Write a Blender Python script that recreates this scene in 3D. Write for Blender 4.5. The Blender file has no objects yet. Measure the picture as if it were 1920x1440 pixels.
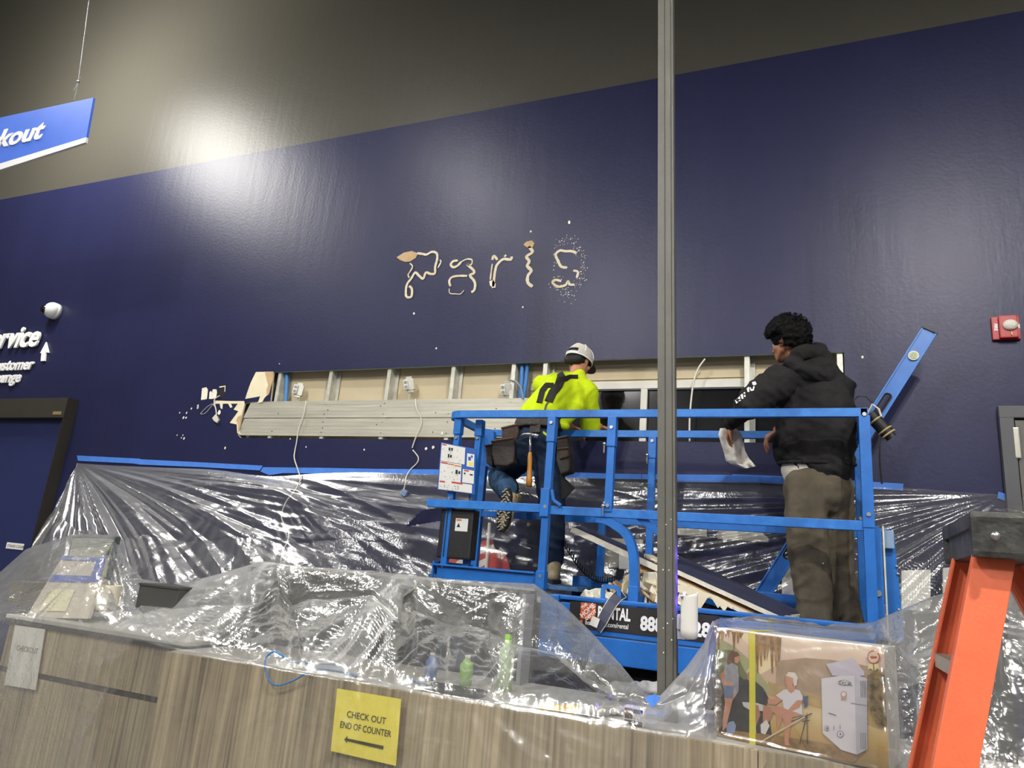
import bpy, bmesh, math, random
from mathutils import Vector, Matrix, Euler, noise
random.seed(7)
SC = bpy.context.scene
COL = SC.collection
V = Vector
PI = math.pi

# ---------------------------------------------------------------- camera
F = 1330.0
_z = V((0.0844, 0.963, -0.255)).normalized()
_x = V((0.9237, 0.0201, 0.3827)); _x = (_x - _z * _x.dot(_z)).normalized()
_y = _z.cross(_x)
ROT = Matrix((_x, _y, _z))                     # camera axes to world axes
CAM = V((0, 0, 1.6))
cd = bpy.data.cameras.new('camera'); cd.sensor_width = 36; cd.lens = F / 1920 * 36; cd.clip_end = 200
cam = bpy.data.objects.new('camera', cd); COL.objects.link(cam)
cam.matrix_world = Matrix.Translation(CAM) @ ROT.to_4x4()
SC.camera = cam

# ---------------------------------------------------------------- colour, world
SC.view_settings.view_transform = 'Standard'
SC.view_settings.look = 'None'
SC.view_settings.gamma = 1.0
SC.view_settings.use_curve_mapping = False
SC.view_settings.exposure = 0.72
SC.cycles.use_denoising = True
SC.cycles.transparent_max_bounces = 24
SC.cycles.max_bounces = 8
w = bpy.data.worlds.new('world'); SC.world = w; w.use_nodes = True
w.node_tree.nodes['Background'].inputs[0].default_value = (0.62, 0.66, 0.72, 1)
w.node_tree.nodes['Background'].inputs[1].default_value = 0.26

# ---------------------------------------------------------------- hall lamps read off highlights, then added fill lamps (position, size, watts, colour)
LAMPS = [
    ((-7.75, 3.35, 7.0), 1.3, 500, (1.0, 0.97, 0.90)),
    ((-4.6, 1.6, 7.2), 0.24, 190, (1.0, 0.98, 0.95)),
    ((1.85, -0.6, 6.6), 0.16, 620, (1.0, 0.96, 0.90)),
    ((6.0, 1.0, 7.2), 0.24, 200, (1.0, 0.97, 0.92)),  # fill lamps from here on, unseen, added to light counter and people
    ((-3.4, -2.4, 7.0), 0.24, 600, (1.0, 0.98, 0.94)),
    ((-8.5, -2.5, 7.0), 0.24, 120, (1.0, 0.98, 0.94)),
    ((2.0, -6.5, 7.2), 0.24, 640, (1.0, 0.97, 0.92)),
    ((-4.5, -7.5, 7.2), 0.24, 640, (1.0, 0.98, 0.94)),
    ((7.0, -5.0, 7.2), 0.24, 320, (1.0, 0.97, 0.92)),
]
for i, (p, s, pw, c) in enumerate(LAMPS):
    ld = bpy.data.lights.new('hall_or_fill_light', 'POINT'); ld.shadow_soft_size = s / 2; ld.energy = pw; ld.color = c
    lo = bpy.data.objects.new('hall_or_fill_light', ld); COL.objects.link(lo); lo.location = p

# ---------------------------------------------------------------- point helpers
def ray(px, py):
    return ROT @ V((px - 960, 720 - py, -F))
def P(px, py, Y):
    d = ray(px, py); return CAM + d * (Y / d.y)
def PZ(px, py, z):
    d = ray(px, py); return CAM + d * ((z - CAM.z) / d.z)
def px_of(p):
    c = ROT.transposed() @ (V(p) - CAM); return (960 + F * c.x / -c.z, 720 - F * c.y / -c.z)
def lerp(a, b, t): return a + (b - a) * t
def nz(x, y=0.0, z=0.0): return noise.noise(V((x, y, z)))

# ---------------------------------------------------------------- materials
def lin(c):
    return tuple(((v / 12.92) if v <= 0.04045 else ((v + 0.055) / 1.055) ** 2.4) for v in c)
def hx(s):
    return lin(tuple(int(s[i:i + 2], 16) / 255 for i in (0, 2, 4)))
MATS = {}
class NT:
    def __init__(s, m): s.t = m.node_tree; s.n = s.t.nodes; s.l = s.t.links
    def add(s, k, **kw):
        n = s.n.new('ShaderNode' + k)
        for a, b in kw.items(): setattr(n, a, b)
        return n
    def link(s, a, b): s.l.new(a, b)
def mat(name, col, rough=0.6, metal=0.0, var=0.0, vscale=6.0, bump=0.0, bscale=40.0, spec=0.5, emit=0.0, coat=0.0, stretch=(1, 1, 1), col2=None, bdist=0.01):
    if name in MATS: return MATS[name]
    m = bpy.data.materials.new(name); m.use_nodes = True; MATS[name] = m
    t = NT(m); b = t.n['Principled BSDF']
    b.inputs['Base Color'].default_value = (*col, 1); b.inputs['Roughness'].default_value = rough
    b.inputs['Metallic'].default_value = metal; b.inputs['Specular IOR Level'].default_value = spec
    b.inputs['Coat Weight'].default_value = coat
    if emit:
        b.inputs['Emission Color'].default_value = (*col, 1); b.inputs['Emission Strength'].default_value = emit
    tc = t.add('TexCoord'); mp = t.add('Mapping'); mp.inputs['Scale'].default_value = stretch
    t.link(tc.outputs['Object'], mp.inputs[0])
    if var or col2:
        nn = t.add('TexNoise'); nn.inputs['Scale'].default_value = vscale; nn.inputs['Detail'].default_value = 6; nn.inputs['Roughness'].default_value = 0.65
        t.link(mp.outputs[0], nn.inputs[0])
        r = t.add('ValToRGB'); r.color_ramp.elements[0].position = 0.36; r.color_ramp.elements[1].position = 0.66
        a = tuple(max(0, v * (1 - var)) for v in col); c = col2 or tuple(min(1, v * (1 + var)) for v in col)
        r.color_ramp.elements[0].color = (*a, 1); r.color_ramp.elements[1].color = (*c, 1)
        t.link(nn.outputs[0], r.inputs[0]); t.link(r.outputs[0], b.inputs['Base Color'])
    if bump:
        n2 = t.add('TexNoise'); n2.inputs['Scale'].default_value = bscale; n2.inputs['Detail'].default_value = 5
        t.link(mp.outputs[0], n2.inputs[0])
        bp = t.add('Bump'); bp.inputs['Strength'].default_value = bump; bp.inputs['Distance'].default_value = bdist
        t.link(n2.outputs[0], bp.inputs['Height']); t.link(bp.outputs[0], b.inputs['Normal'])
    return m

M_BLUE = mat('lift_blue_paint', hx('1a64b4'), 0.38, var=0.10, vscale=9, bump=0.05, bscale=60)
M_BLUE2 = mat('lift_blue_chipped', hx('1e68ba'), 0.42, var=0.06, vscale=20, col2=hx('2c76c4'))
M_TAPE = mat('blue_masking_tape', hx('437bd2'), 0.75, var=0.08, vscale=12, bump=0.15, bscale=90)
M_GYP = mat('gypsum_white', hx('eae4d0'), 0.9, var=0.12, vscale=18, bump=0.3, bscale=60)
M_CREAM = mat('cream_paper', hx('e2d8b8'), 0.85, var=0.05, vscale=8, bump=0.1, bscale=40)
M_TAN = mat('tan_paper', hx('bfa27a'), 0.9, var=0.10, vscale=14)
M_BOARD = mat('tan_board', hx('cdbf9f'), 0.85, var=0.05, vscale=2)
M_GALV = mat('galvanised_steel', hx('cbcabf'), 0.42, metal=0.35, var=0.16, vscale=9, bump=0.05, bscale=30)
M_GALV2 = mat('galvanised_backing', hx('c2bfb0'), 0.42, metal=0.35, var=0.12, vscale=3.0, stretch=(0.6, 1, 9), bump=0.03, bscale=20)
M_BLACK = mat('black_plastic', hx('16171a'), 0.5, bump=0.1, bscale=120)
M_DARK = mat('dark_rubber', hx('1d1d1f'), 0.8, var=0.2, vscale=20, bump=0.3, bscale=80)
M_WHITE = mat('white_plastic', hx('e4e4e2'), 0.45)
M_OFFW = mat('off_white', hx('cfcabb'), 0.6, var=0.05)
M_NAVY = mat('navy_drywall_face', hx('2c2f45'), 0.55, var=0.1, vscale=4, bump=0.1, bscale=60)
M_STEEL = mat('bolt_steel', hx('b5b8ba'), 0.3, metal=0.9)
M_WIRE = mat('wire_white', hx('d2cfc4'), 0.5)
M_BLUECORD = mat('blue_cord', hx('3f7fc4'), 0.5)
M_GREYPL = mat('grey_plastic', hx('8e9194'), 0.5)
M_PAPER = mat('white_paper', hx('e6e4dc'), 0.85, bump=0.1, bscale=20)
M_RED = mat('red_plastic', hx('9c1f22'), 0.4)
M_TXTW = mat('white_lettering', hx('efefee'), 0.5)
M_TXTK = mat('black_lettering', hx('15161a'), 0.6)

# ---------------------------------------------------------------- mesh builder
class MB:
    def __init__(s): s.bm = bmesh.new(); s.mi = 0
    def _f(s, vs):
        try:
            f = s.bm.faces.new(vs); f.material_index = s.mi; return f
        except ValueError: return None
    def box(s, c, size, rot=None, bev=0.0):
        R = rot.to_matrix() if isinstance(rot, Euler) else (rot or Matrix.Identity(3))
        c = V(c); h = [x / 2 for x in size]
        b = bmesh.new(); bmesh.ops.create_cube(b, size=1.0)
        for v in b.verts: v.co = V((v.co.x * size[0], v.co.y * size[1], v.co.z * size[2]))
        if bev: bmesh.ops.bevel(b, geom=b.edges[:], offset=min(bev, min(size) * .45), segments=2, affect='EDGES', profile=0.7)
        mp = {}
        for v in b.verts: mp[v] = s.bm.verts.new(c + R @ v.co)
        for f in b.faces: s._f([mp[v] for v in f.verts])
        b.free(); return s
    def bar(s, a, b, wd, hg, up=V((0, 0, 1)), bev=0.003):
        a, b = V(a), V(b); d = b - a; L = d.length; x = d.normalized()
        if abs(x.dot(up)) > 0.99: up = V((0, 1, 0))
        y = up.cross(x).normalized(); z = x.cross(y)
        return s.box((a + b) / 2, (L, wd, hg), Matrix((x, y, z)).transposed(), bev)
    def tube(s, pts, r, n=8, cap=True, rect=None):
        pts = [V(p) for p in pts]; rings = []
        rr = r if isinstance(r, (list, tuple)) else [r] * len(pts)
        ref = None
        for i, p in enumerate(pts):
            t = (pts[min(i + 1, len(pts) - 1)] - pts[max(i - 1, 0)])
            if t.length < 1e-9: t = V((0, 0, 1))
            t.normalize()
            if ref is None:
                ref = V((0, 1, 0)) if abs(t.y) < 0.9 else V((1, 0, 0))
            u = (ref - t * ref.dot(t)).normalized(); ref = u; v = t.cross(u)
            if rect:
                cr = [(rect[0], rect[1]), (-rect[0], rect[1]), (-rect[0], -rect[1]), (rect[0], -rect[1])]
                rings.append([s.bm.verts.new(p + u * a + v * b) for a, b in cr])
            else:
                rings.append([s.bm.verts.new(p + (u * math.cos(2 * PI * k / n) + v * math.sin(2 * PI * k / n)) * rr[i]) for k in range(n)])
        m = len(rings[0])
        for a, b in zip(rings, rings[1:]):
            for k in range(m):
                s._f([a[k], a[(k + 1) % m], b[(k + 1) % m], b[k]])
        if cap: s._f(rings[0][::-1]); s._f(rings[-1])
        return s
    def cyl(s, a, b, r, n=20, r2=None):
        return s.tube([a, b], [r, r if r2 is None else r2], n)
    def sphere(s, c, r, n=14, m=10, R=None):
        r = (r, r, r) if not isinstance(r, (tuple, list)) else r; c = V(c)
        b = bmesh.new(); bmesh.ops.create_uvsphere(b, u_segments=n, v_segments=m, radius=1)
        mp = {}
        for v in b.verts:
            q = V((v.co.x * r[0], v.co.y * r[1], v.co.z * r[2]))
            if R: q = R @ q
            mp[v] = s.bm.verts.new(c + q)
        for f in b.faces: s._f([mp[v] for v in f.verts])
        b.free(); return s
    def prism(s, pts, off):
        """closed solid from a planar outline, thickened by the vector off"""
        off = V(off); pts = [V(p) for p in pts]
        a = [s.bm.verts.new(p) for p in pts]; b = [s.bm.verts.new(p + off) for p in pts]
        n = len(a)
        for q, fl in ((a, True), (b, False)):
            es = []
            r = bmesh.new(); vs = [r.verts.new(v.co) for v in q]
            ed = [r.edges.new((vs[i], vs[(i + 1) % n])) for i in range(n)]
            res = bmesh.ops.triangle_fill(r, edges=ed, use_beauty=True)
            idx = {v: i for i, v in enumerate(vs)}
            for f in r.faces:
                s._f([q[idx[v]] for v in f.verts])
            r.free()
        for i in range(n): s._f([a[i], a[(i + 1) % n], b[(i + 1) % n], b[i]])
        return s
    def quad(s, a, b, c, d):
        s._f([s.bm.verts.new(V(p)) for p in (a, b, c, d)]); return s
    def build(s, name, mats, parent=None, smooth=False, label=None, recalc=True, origin=None):
        if recalc: bmesh.ops.recalc_face_normals(s.bm, faces=s.bm.faces[:])
        if smooth:
            for f in s.bm.faces: f.smooth = True
        me = bpy.data.meshes.new(name); s.bm.to_mesh(me); s.bm.free()
        for m in (mats if isinstance(mats, (list, tuple)) else [mats]): me.materials.append(m)
        o = bpy.data.objects.new(name, me); COL.objects.link(o)
        if parent: o.parent = parent
        if origin is not None and parent is None:
            me.transform(Matrix.Translation(-V(origin))); o.location = origin
        if smooth == 'auto':
            pass
        if label: o['label'] = label
        return o
def smooth_by_angle(o, ang=40):
    me = o.data
    me.polygons.foreach_set('use_smooth', [True] * len(me.polygons))
    b = bmesh.new(); b.from_mesh(me)
    for e in b.edges:
        e.smooth = not (len(e.link_faces) == 2 and e.calc_face_angle(0) > math.radians(ang))
    b.to_mesh(me); b.free(); return o
def thing(name, label, cat, loc=(0, 0, 0), group=None, kind=None):
    o = bpy.data.objects.new(name, None); COL.objects.link(o); o.location = loc; o.empty_display_size = 0.1
    tag(o, label, cat, group, kind); return o
def tag(o, label=None, cat=None, group=None, kind=None):
    if label: o['label'] = label
    if cat: o['category'] = cat
    if group: o['group'] = group
    if kind: o['kind'] = kind
    return o
def struct(o):
    o['kind'] = 'structure'; return o
def adopt(root):
    """children were built in world coordinates: keep them in place under a root that is not at the origin"""
    for c in root.children: c.matrix_parent_inverse = Matrix.Translation(root.location).inverted()
    return root

def text(name, s, size, m, parent, origin, xdir, ydir, bold=0.0, shear=0.0, depth=0.002, align='LEFT', sx=1.0, label=None, res=3):
    c = bpy.data.curves.new(name, 'FONT'); c.body = s; c.size = size; c.offset = bold; c.shear = shear; c.extrude = depth / 2
    c.align_x = align; c.resolution_u = res; c.bevel_depth = 0
    o = bpy.data.objects.new(name, c); COL.objects.link(o)
    dg = bpy.context.evaluated_depsgraph_get()
    me = bpy.data.meshes.new_from_object(o.evaluated_get(dg)); bpy.data.objects.remove(o); bpy.data.curves.remove(c)
    x = V(xdir).normalized(); y = V(ydir); y = (y - x * y.dot(x)).normalized(); z = x.cross(y)
    R = Matrix((x, y, z)).transposed().to_4x4()
    me.transform(Matrix.Translation(V(origin)) @ R @ Matrix.Diagonal((sx, 1, 1, 1)))
    me.materials.clear(); me.materials.append(m)
    o = bpy.data.objects.new(name, me); COL.objects.link(o)
    if parent: o.parent = parent
    if label: o['label'] = label
    return o
# ================================================================ ROOM
WY = 5.1                                                     # the big blue wall
def wp(px, py, d=0.0): return P(px, py, WY - d)
ZB = 5.73                                                    # where blue paint meets grey
def wall_paint():
    m = bpy.data.materials.new('two_tone_wall_paint'); m.use_nodes = True; t = NT(m); b = t.n['Principled BSDF']
    g = t.add('NewGeometry'); sp = t.add('SeparateXYZ'); t.link(g.outputs['Position'], sp.inputs[0])
    gt = t.add('Math', operation='GREATER_THAN'); t.link(sp.outputs[2], gt.inputs[0]); gt.inputs[1].default_value = ZB
    n1 = t.add('TexNoise'); n1.inputs['Scale'].default_value = 0.8; n1.inputs['Detail'].default_value = 5
    mp = t.add('Mapping'); mp.inputs['Scale'].default_value = (3.0, 1, 0.25); t.link(g.outputs['Position'], mp.inputs[0]); t.link(mp.outputs[0], n1.inputs[0])
    mx = t.add('MixRGB'); mx.inputs[1].default_value = (*hx('1f2140'), 1); mx.inputs[2].default_value = (*hx('242646'), 1); t.link(n1.outputs[0], mx.inputs[0])
    m2 = t.add('MixRGB'); m2.inputs[2].default_value = (*hx('47453e'), 1); t.link(mx.outputs[0], m2.inputs[1]); t.link(gt.outputs[0], m2.inputs[0])
    t.link(m2.outputs[0], b.inputs['Base Color'])
    n2 = t.add('TexNoise'); n2.inputs['Scale'].default_value = 38; n2.inputs['Detail'].default_value = 4; t.link(g.outputs['Position'], n2.inputs[0])
    n3 = t.add('TexNoise'); n3.inputs['Scale'].default_value = 2.0; n3.inputs['Detail'].default_value = 3
    mp3 = t.add('Mapping'); mp3.inputs['Scale'].default_value = (6.0, 1, 0.6); t.link(g.outputs['Position'], mp3.inputs[0]); t.link(mp3.outputs[0], n3.inputs[0])
    b1 = t.add('Bump'); b1.inputs['Strength'].default_value = 0.28; b1.inputs['Distance'].default_value = 0.004; t.link(n2.outputs[0], b1.inputs['Height'])
    b2 = t.add('Bump'); b2.inputs['Strength'].default_value = 0.09; b2.inputs['Distance'].default_value = 0.02; t.link(n3.outputs[0], b2.inputs['Height']); t.link(b1.outputs[0], b2.inputs['Normal'])
    t.link(b2.outputs[0], b.inputs['Normal'])
    b.inputs['Roughness'].default_value = 0.39; b.inputs['Specular IOR Level'].default_value = 0.25
    return m
M_WALL = wall_paint()
HOLE = [(513, 698), (700, 691.5), (841, 686), (960, 681), (1120, 675), (1265, 670), (1430, 665), (1583, 660), (1586, 755), (1588, 832), (1445, 830),
        (1265, 828), (1075, 826), (870, 825), (695, 823), (560, 822), (451, 820.5), (446, 815), (452, 785), (459, 757), (470, 754), (507, 752)]
def make_wall():
    bm = bmesh.new()
    outer = [(-16, -0.0), (9, -0.0), (9, 11.4), (-16, 11.4)]
    ov = [bm.verts.new((x, WY, z)) for x, z in outer]
    hv = [bm.verts.new(wp(*p)) for p in HOLE]
    es = [bm.edges.new((ov[i], ov[(i + 1) % 4])) for i in range(4)] + [bm.edges.new((hv[i], hv[(i + 1) % len(hv)])) for i in range(len(hv))]
    bmesh.ops.triangle_fill(bm, edges=es, use_beauty=True)
    fr = bm.faces[:]
    n = len(hv); bk = [bm.verts.new(v.co + V((0, 0.016, 0))) for v in hv]
    for i in range(n):
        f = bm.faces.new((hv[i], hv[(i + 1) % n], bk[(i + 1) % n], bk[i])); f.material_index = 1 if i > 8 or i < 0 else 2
    me = bpy.data.meshes.new('wall_back'); bm.to_mesh(me); bm.free()
    me.materials.append(M_WALL); me.materials.append(M_GYP); me.materials.append(mat('laser_green_edge', hx('a8c79a'), 0.9))  # green laser light on the top cut edge is painted into its colour
    o = bpy.data.objects.new('wall_back', me); COL.objects.link(o); return struct(o)
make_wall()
# floor, far side of the cavity, ceiling deck, side and rear walls of the hall
m = MB(); m.box((-3.5, -2.5, -0.05), (25, 15.4, 0.1)); struct(m.build('floor', mat('polished_concrete', hx('5d5c5a'), 0.35, var=0.1, vscale=2)))
m = MB(); m.box((-3.5, -2.5, 11.5), (25, 15.4, 0.2)); struct(m.build('ceiling', mat('dark_deck', hx('45454a'), 0.8)))
m = MB(); m.box((9.1, -2.5, 5.7), (0.2, 15.4, 11.4)); struct(m.build('wall_right', mat('hall_side_wall', hx('77777a'), 0.7)))
m = MB(); m.box((-16.1, -2.5, 5.7), (0.2, 15.4, 11.4)); struct(m.build('wall_left', mat('hall_side_wall', (1, 1, 1))))
m = MB(); m.box((-3.5, -10.2, 5.7), (25, 0.2, 11.4)); struct(m.build('wall_rear', mat('hall_side_wall', (1, 1, 1))))
# cavity: tan sheet at the back left, header board above the dark window at the right
ca, cb = wp(440, 690), wp(1600, 690)
zt, zb = wp(520, 690).z + 0.12, wp(600, 830).z - 0.1
m = MB()
xsplit = wp(1005, 750).x; zt2 = wp(1118, 716, -0.1).z
m.box(((ca.x + xsplit) / 2, WY + 0.125, (zt + zb) / 2), (xsplit - ca.x, 0.01, zt - zb))
m.box(((cb.x + xsplit) / 2 + .1, WY + 0.125, (zt + zt2) / 2), (cb.x - xsplit + .2, 0.01, zt - zt2))
struct(m.build('wall_cavity_board', M_BOARD))
m = MB()                                                     # closed top, bottom and ends of the cavity
m.box(((ca.x + cb.x) / 2, WY + 0.075, zt + .005), (cb.x - ca.x + .4, 0.11, 0.01)); m.box(((ca.x + cb.x) / 2, WY + 0.075, zb - .005), (cb.x - ca.x + .4, 0.11, 0.01))
m.box((ca.x - .1, WY + .075, (zt + zb) / 2), (.01, .11, zt - zb)); m.box((cb.x + .12, WY + .075, (zt + zb) / 2), (.01, .11, zt - zb))
struct(m.build('wall_cavity_lining', mat('cavity_dark', hx('2a2723'), 0.9)))
# window seen through the right part of the opening
m = MB(); wz1 = wp(1300, 727, -.11).z; wz0 = zb
wx0, wx1 = wp(990, 780, -.11).x, cb.x + .1
m.box(((wx0 + wx1) / 2, WY + .122, wz1 + .03), (wx1 - wx0, .03, .06), bev=.004)
for p in (1016, 1206, 1404): m.box((wp(p, 780, -.11).x, WY + .122, (wz1 + wz0) / 2), (.05, .03, wz1 - wz0), bev=.003)
wf = struct(m.build('window_1', mat('window_frame_white', hx('d5d3c8'), 0.5)))
m = MB(); m.box(((wx0 + wx1) / 2, WY + .15, (wz1 + wz0) / 2), (wx1 - wx0, .01, wz1 - wz0)); m.build('window_pane', mat('dark_glass', hx('0d0c0e'), 0.12), wf)
m = MB(); m.box(((wx0 + wx1) / 2, WY + .115, wz1 + .085), (wx1 - wx0, .012, .02)); m.box(((wx0 + wx1) / 2, WY + .118, wz1 + .2), (wx1 - wx0, .006, .012)); m.build('window_head_channel', M_BOARD, wf)

# metal studs across the opening
STUDS = [(612, 'galvanised wall stud left of the empty stud bay'), (722, 'galvanised wall stud left of the middle outlet box'), (843, 'galvanised wall stud right of the middle outlet box'),
         (957, 'galvanised wall stud just left of the pair of blue conduits'), (1017, 'galvanised wall stud behind the left shoulder of the worker in yellow'),
         (1400, 'pale wall stud left of the person in the black hoodie'), (1577, 'pale wall stud at the right end of the wall opening'), (516, 'dusty wall stud at the left end of the open bays, beside a blue conduit')]
for px, lb in STUDS:
    x = wp(px, 740).x; m = MB()
    hz = (zt - zb)
    m.box((x, WY + .018, (zt + zb) / 2), (.034, .002, hz)); m.box((x + .017, WY + .06, (zt + zb) / 2), (.002, .085, hz)); m.box((x + .034, WY + .104, (zt + zb) / 2), (.034, .002, hz))
    for k in (-1, 1): m.box((x + .0185, WY + .05 + k * .016, (zt + zb) / 2), (.002, .004, hz))
    for k in range(int(hz / .02)): m.box((x, WY + .0165, zb + .01 + k * .02), (.004, .0015, .004))
    tag(m.build('metal_stud', M_GALV), lb, 'wall stud', 'metal studs in the wall opening')
# horizontal steel backing strips, each with screws and knock-out holes
def strip(px0, px1, pya, pyb, lb, name='backing_strip'):
    a0, a1 = wp(px0, pya), wp(px1, pya); z1 = wp(px0 + 40, pya).z; z0 = wp(px0 + 40, pyb).z
    t = thing(name, lb, 'metal strip', (a0.x, WY, z0), 'galvanised backing strips')
    m = MB(); xl = wp(px0, (pya + pyb) / 2).x; xr = a1.x
    sl = .05 * (1 if px0 < 700 else 0)
    m.prism([(xl - sl * .6, WY + .006, z0), (xr, WY + .006, z0), (xr, WY + .006, z1), (xl + sl * .6, WY + .006, z1)], (0, .008, 0))
    for k in range(4):
        zz = z0 + (z1 - z0) * (.18 + .2 * k); m.box(((xl + xr) / 2, WY + .0055, zz), (xr - xl - .06, .0012, .0025))
    m.build('strip_face', M_GALV2, t)
    for sx, _ in STUDS[:5]:
        x = wp(sx, 740).x
        for dz in (.2, .8):
            c = V((x + .004, WY + .003, z0 + (z1 - z0) * dz)); m = MB(); m.cyl(c, c + V((0, .004, 0)), .006, 10); m.build('screw', M_STEEL, t)
    for k in range(5):
        m = MB(); c = V((xl + (xr - xl) * (.13 + .19 * k), WY + .0048, z0 + (z1 - z0) * (.25 + .4 * ((k * 7) % 3) / 2))); m.cyl(c, c + V((0, .003, 0)), .0055, 10); m.build('punched_hole', M_BLACK, t)
    return adopt(t)
strip(463, 1000, 752.5, 783, 'upper of the two long grey metal backing strips in the wall opening')
strip(450, 1000, 784.5, 816, 'lower of the two long grey metal backing strips in the wall opening')

# blue conduits in the bays
for a, b, r, lb in (((530.5, 702), (528.5, 752), .018, 'blue conduit standing alone in the leftmost open stud bay'),
                    ((974, 684), (970, 746), .017, 'left one of the two touching blue conduits beside the worker in yellow'),
                    ((984, 684), (977, 746), .017, 'right one of the two touching blue conduits beside the worker in yellow')):
    pa, pb = wp(*a), wp(*b); o = V((0, .055, 0)); m = MB(); d = (pb - pa)
    m.tube([pa + o - d * .25, pa + o + d * .4 + V((.006, 0, 0)), pb + o + d * .3], r, 14)
    tag(smooth_by_angle(m.build('blue_conduit', M_BLUECORD)), lb, 'conduit', 'blue conduits in the wall')

# electrical boxes dangling in the bays
def outlet(px, py, lb, rot, faces=-1):
    c = wp(px, py) + V((0, .03, 0)); t = thing('outlet_box', lb, 'outlet box', c, 'outlet boxes hanging in the open bays')
    R = Euler(rot).to_matrix()
    m = MB(); m.box((0, 0, 0), (.065, .05, .10), R, .005); m.box(R @ V((.035, .0, 0)), (.006, .055, .09), R, .002)
    for k in (-1, 1): m.box(R @ V((0, -.01, k * .06)), (.05, .02, .02), R, .003)
    m.build('metal_box', M_GALV, t)
    m = MB(); m.box(R @ V((-.03, -.032, 0)), (.038, .03, .085), R, .01); m.build('receptacle', M_WHITE, t)
    m = MB()
    for k in (-1, 1):
        m.cyl(R @ V((-.03, -.045, k * .02)), R @ V((-.03, -.05, k * .02)), .014, 12)
        for j in (-1, 1): m.box(R @ V((-.03 + j * .005, -.052, k * .02 + .003)), (.002, .002, .008), R)
    m.build('socket_face', [mat('socket_grey', hx('9a9a96'), .5)], t)
    m = MB(); m.tube([R @ V((0, 0, -.06)), V((.005, .01, -.09)), V((-.004, .02, -.14))], .005, 6); m.build('wire_stub', M_WIRE, t)
    return t
outlet(557, 731, 'white outlet box in the leftmost open bay, right of the single blue conduit', (0, .1, .5))
outlet(765, 720, 'outlet box hanging crookedly in the middle bay above a dangling cable', (.1, -.25, .4))
outlet(948, 729, 'outlet box with looping grey cable next to the pair of blue conduits', (.2, -.15, .3))

def wire(pts, r, lb, d0=.01, name='hanging_cable', m_=None, jit=0.0):
    q = [wp(p[0], p[1], d0 if len(p) < 3 else p[2]) for p in pts]
    # Catmull-Rom smoothing
    out = []
    for i in range(len(q) - 1):
        a, b, c, d = q[max(i - 1, 0)], q[i], q[i + 1], q[min(i + 2, len(q) - 1)]
        for k in range(6):
            s = k / 6; out.append(.5 * ((2 * b) + (c - a) * s + (2 * a - 5 * b + 4 * c - d) * s * s + (3 * b - a - 3 * c + d) * s ** 3))
    out.append(q[-1])
    m = MB(); m.tube(out, r, 8)
    return tag(m.build(name, m_ or M_WIRE, smooth=True), lb, 'cable')
wire([(574, 752, -.01), (570, 775, .012), (560, 805), (556, 830), (553, 845), (552, 860, .03), (560, 885, .05), (563, 900, .07), (552, 920, .08), (537, 940, .09), (529, 960, .1), (529, 975, .12), (541, 997, .16), (539, 1015, .2), (532, 1030, .25), (526, 1052, .3)], .0055,
     'long white cable hanging from the left of the opening over the tape and wall plastic')
wire([(779, 748, -.01), (781, 765), (789, 783), (790, 795), (783, 812), (776, 830), (773, 840)], .0055, 'short white cable hanging out of the middle bay of the opening')
wire([(774, 844), (784, 857), (782, 868), (770, 880), (762, 893, .04), (760, 905, .06), (757, 920, .07)], .005, 'white cable end below the opening that curls down onto the wall plastic')
wire([(953, 712, -.02), (968, 716, .005), (978, 730, .012), (980, 748, .012)], .006, 'grey cable looping out of the right outlet box', m_=M_GREYPL)
wire([(1322, 673, 0), (1310, 690, .005), (1301, 715, .01), (1296, 750), (1293, 790), (1293, 828)], .0065, 'pale cable arching down across the dark window in the opening')
wire([(412, 742), (403, 748), (402, 757), (405, 768), (406, 782)], .006, 'white network cable drooping from the cut outlet hole with a jack on its end')
wire([(398, 757), (388, 763), (378, 773), (377, 776), (384, 775), (392, 767), (400, 757)], .0022, 'thin grey wire loop on the blue wall left of the opening')
m = MB(); m.box(wp(404, 784, .01), (.05, .02, .05), Euler((0, .7, 0)), .004); m.box(wp(407, 788, .012), (.045, .02, .04), Euler((0, .5, 0)), .004)
tag(m.build('network_jack', M_OFFW), 'small white network jack hanging on a cable left of the wall opening', 'network jack')
m = MB(); m.box(wp(758, 924, .09), (.05, .025, .05), Euler((0, .4, 0)), .006); tag(m.build('cable_plug', mat('grey_blue_plug', hx('7289a8'), .5)), 'small blue grey plug at the lower end of the middle cable on the plastic', 'plug')

# torn drywall paper around the left end of the opening
def torn(pts, lb, mt=M_CREAM, d=.0015, name='torn_drywall_paper', th=.0015):
    m = MB(); m.prism([wp(x, y, d) for x, y in pts], (0, -th, 0)); return tag(m.build(name, mt), lb, 'torn paper')
torn([(480, 697.5), (513, 697), (512, 712), (505, 738), (500, 742), (496, 746), (492, 754), (483, 756), (486, 749), (488, 743), (478, 745), (460, 748), (463, 738), (470, 718)], 'large cream torn paper patch at the top left corner of the wall opening')
torn([(497, 698.2), (513, 697.5), (512, 712), (504, 740), (500, 742), (500, 730), (503, 722), (500, 712)], 'brown torn paper strip along the cream patch at the opening corner', M_TAN, .0035)
torn([(458, 752), (431, 752), (402, 751), (400, 760), (402, 762), (405, 757), (412, 757), (414, 766), (417, 767), (418, 757), (428, 757), (432, 765), (436, 763), (433, 757), (446, 757), (438, 768), (447, 771), (431, 793), (444, 796), (445, 812), (452, 816), (449, 805), (452, 785), (459, 757)], 'jagged cream torn paper with points at the lower left of the opening')
torn([(452, 778), (446, 782), (443, 788), (446, 797), (447, 812), (451, 800)], 'small brown torn edge above the jagged points left of the strips', M_TAN, .0035)
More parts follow.
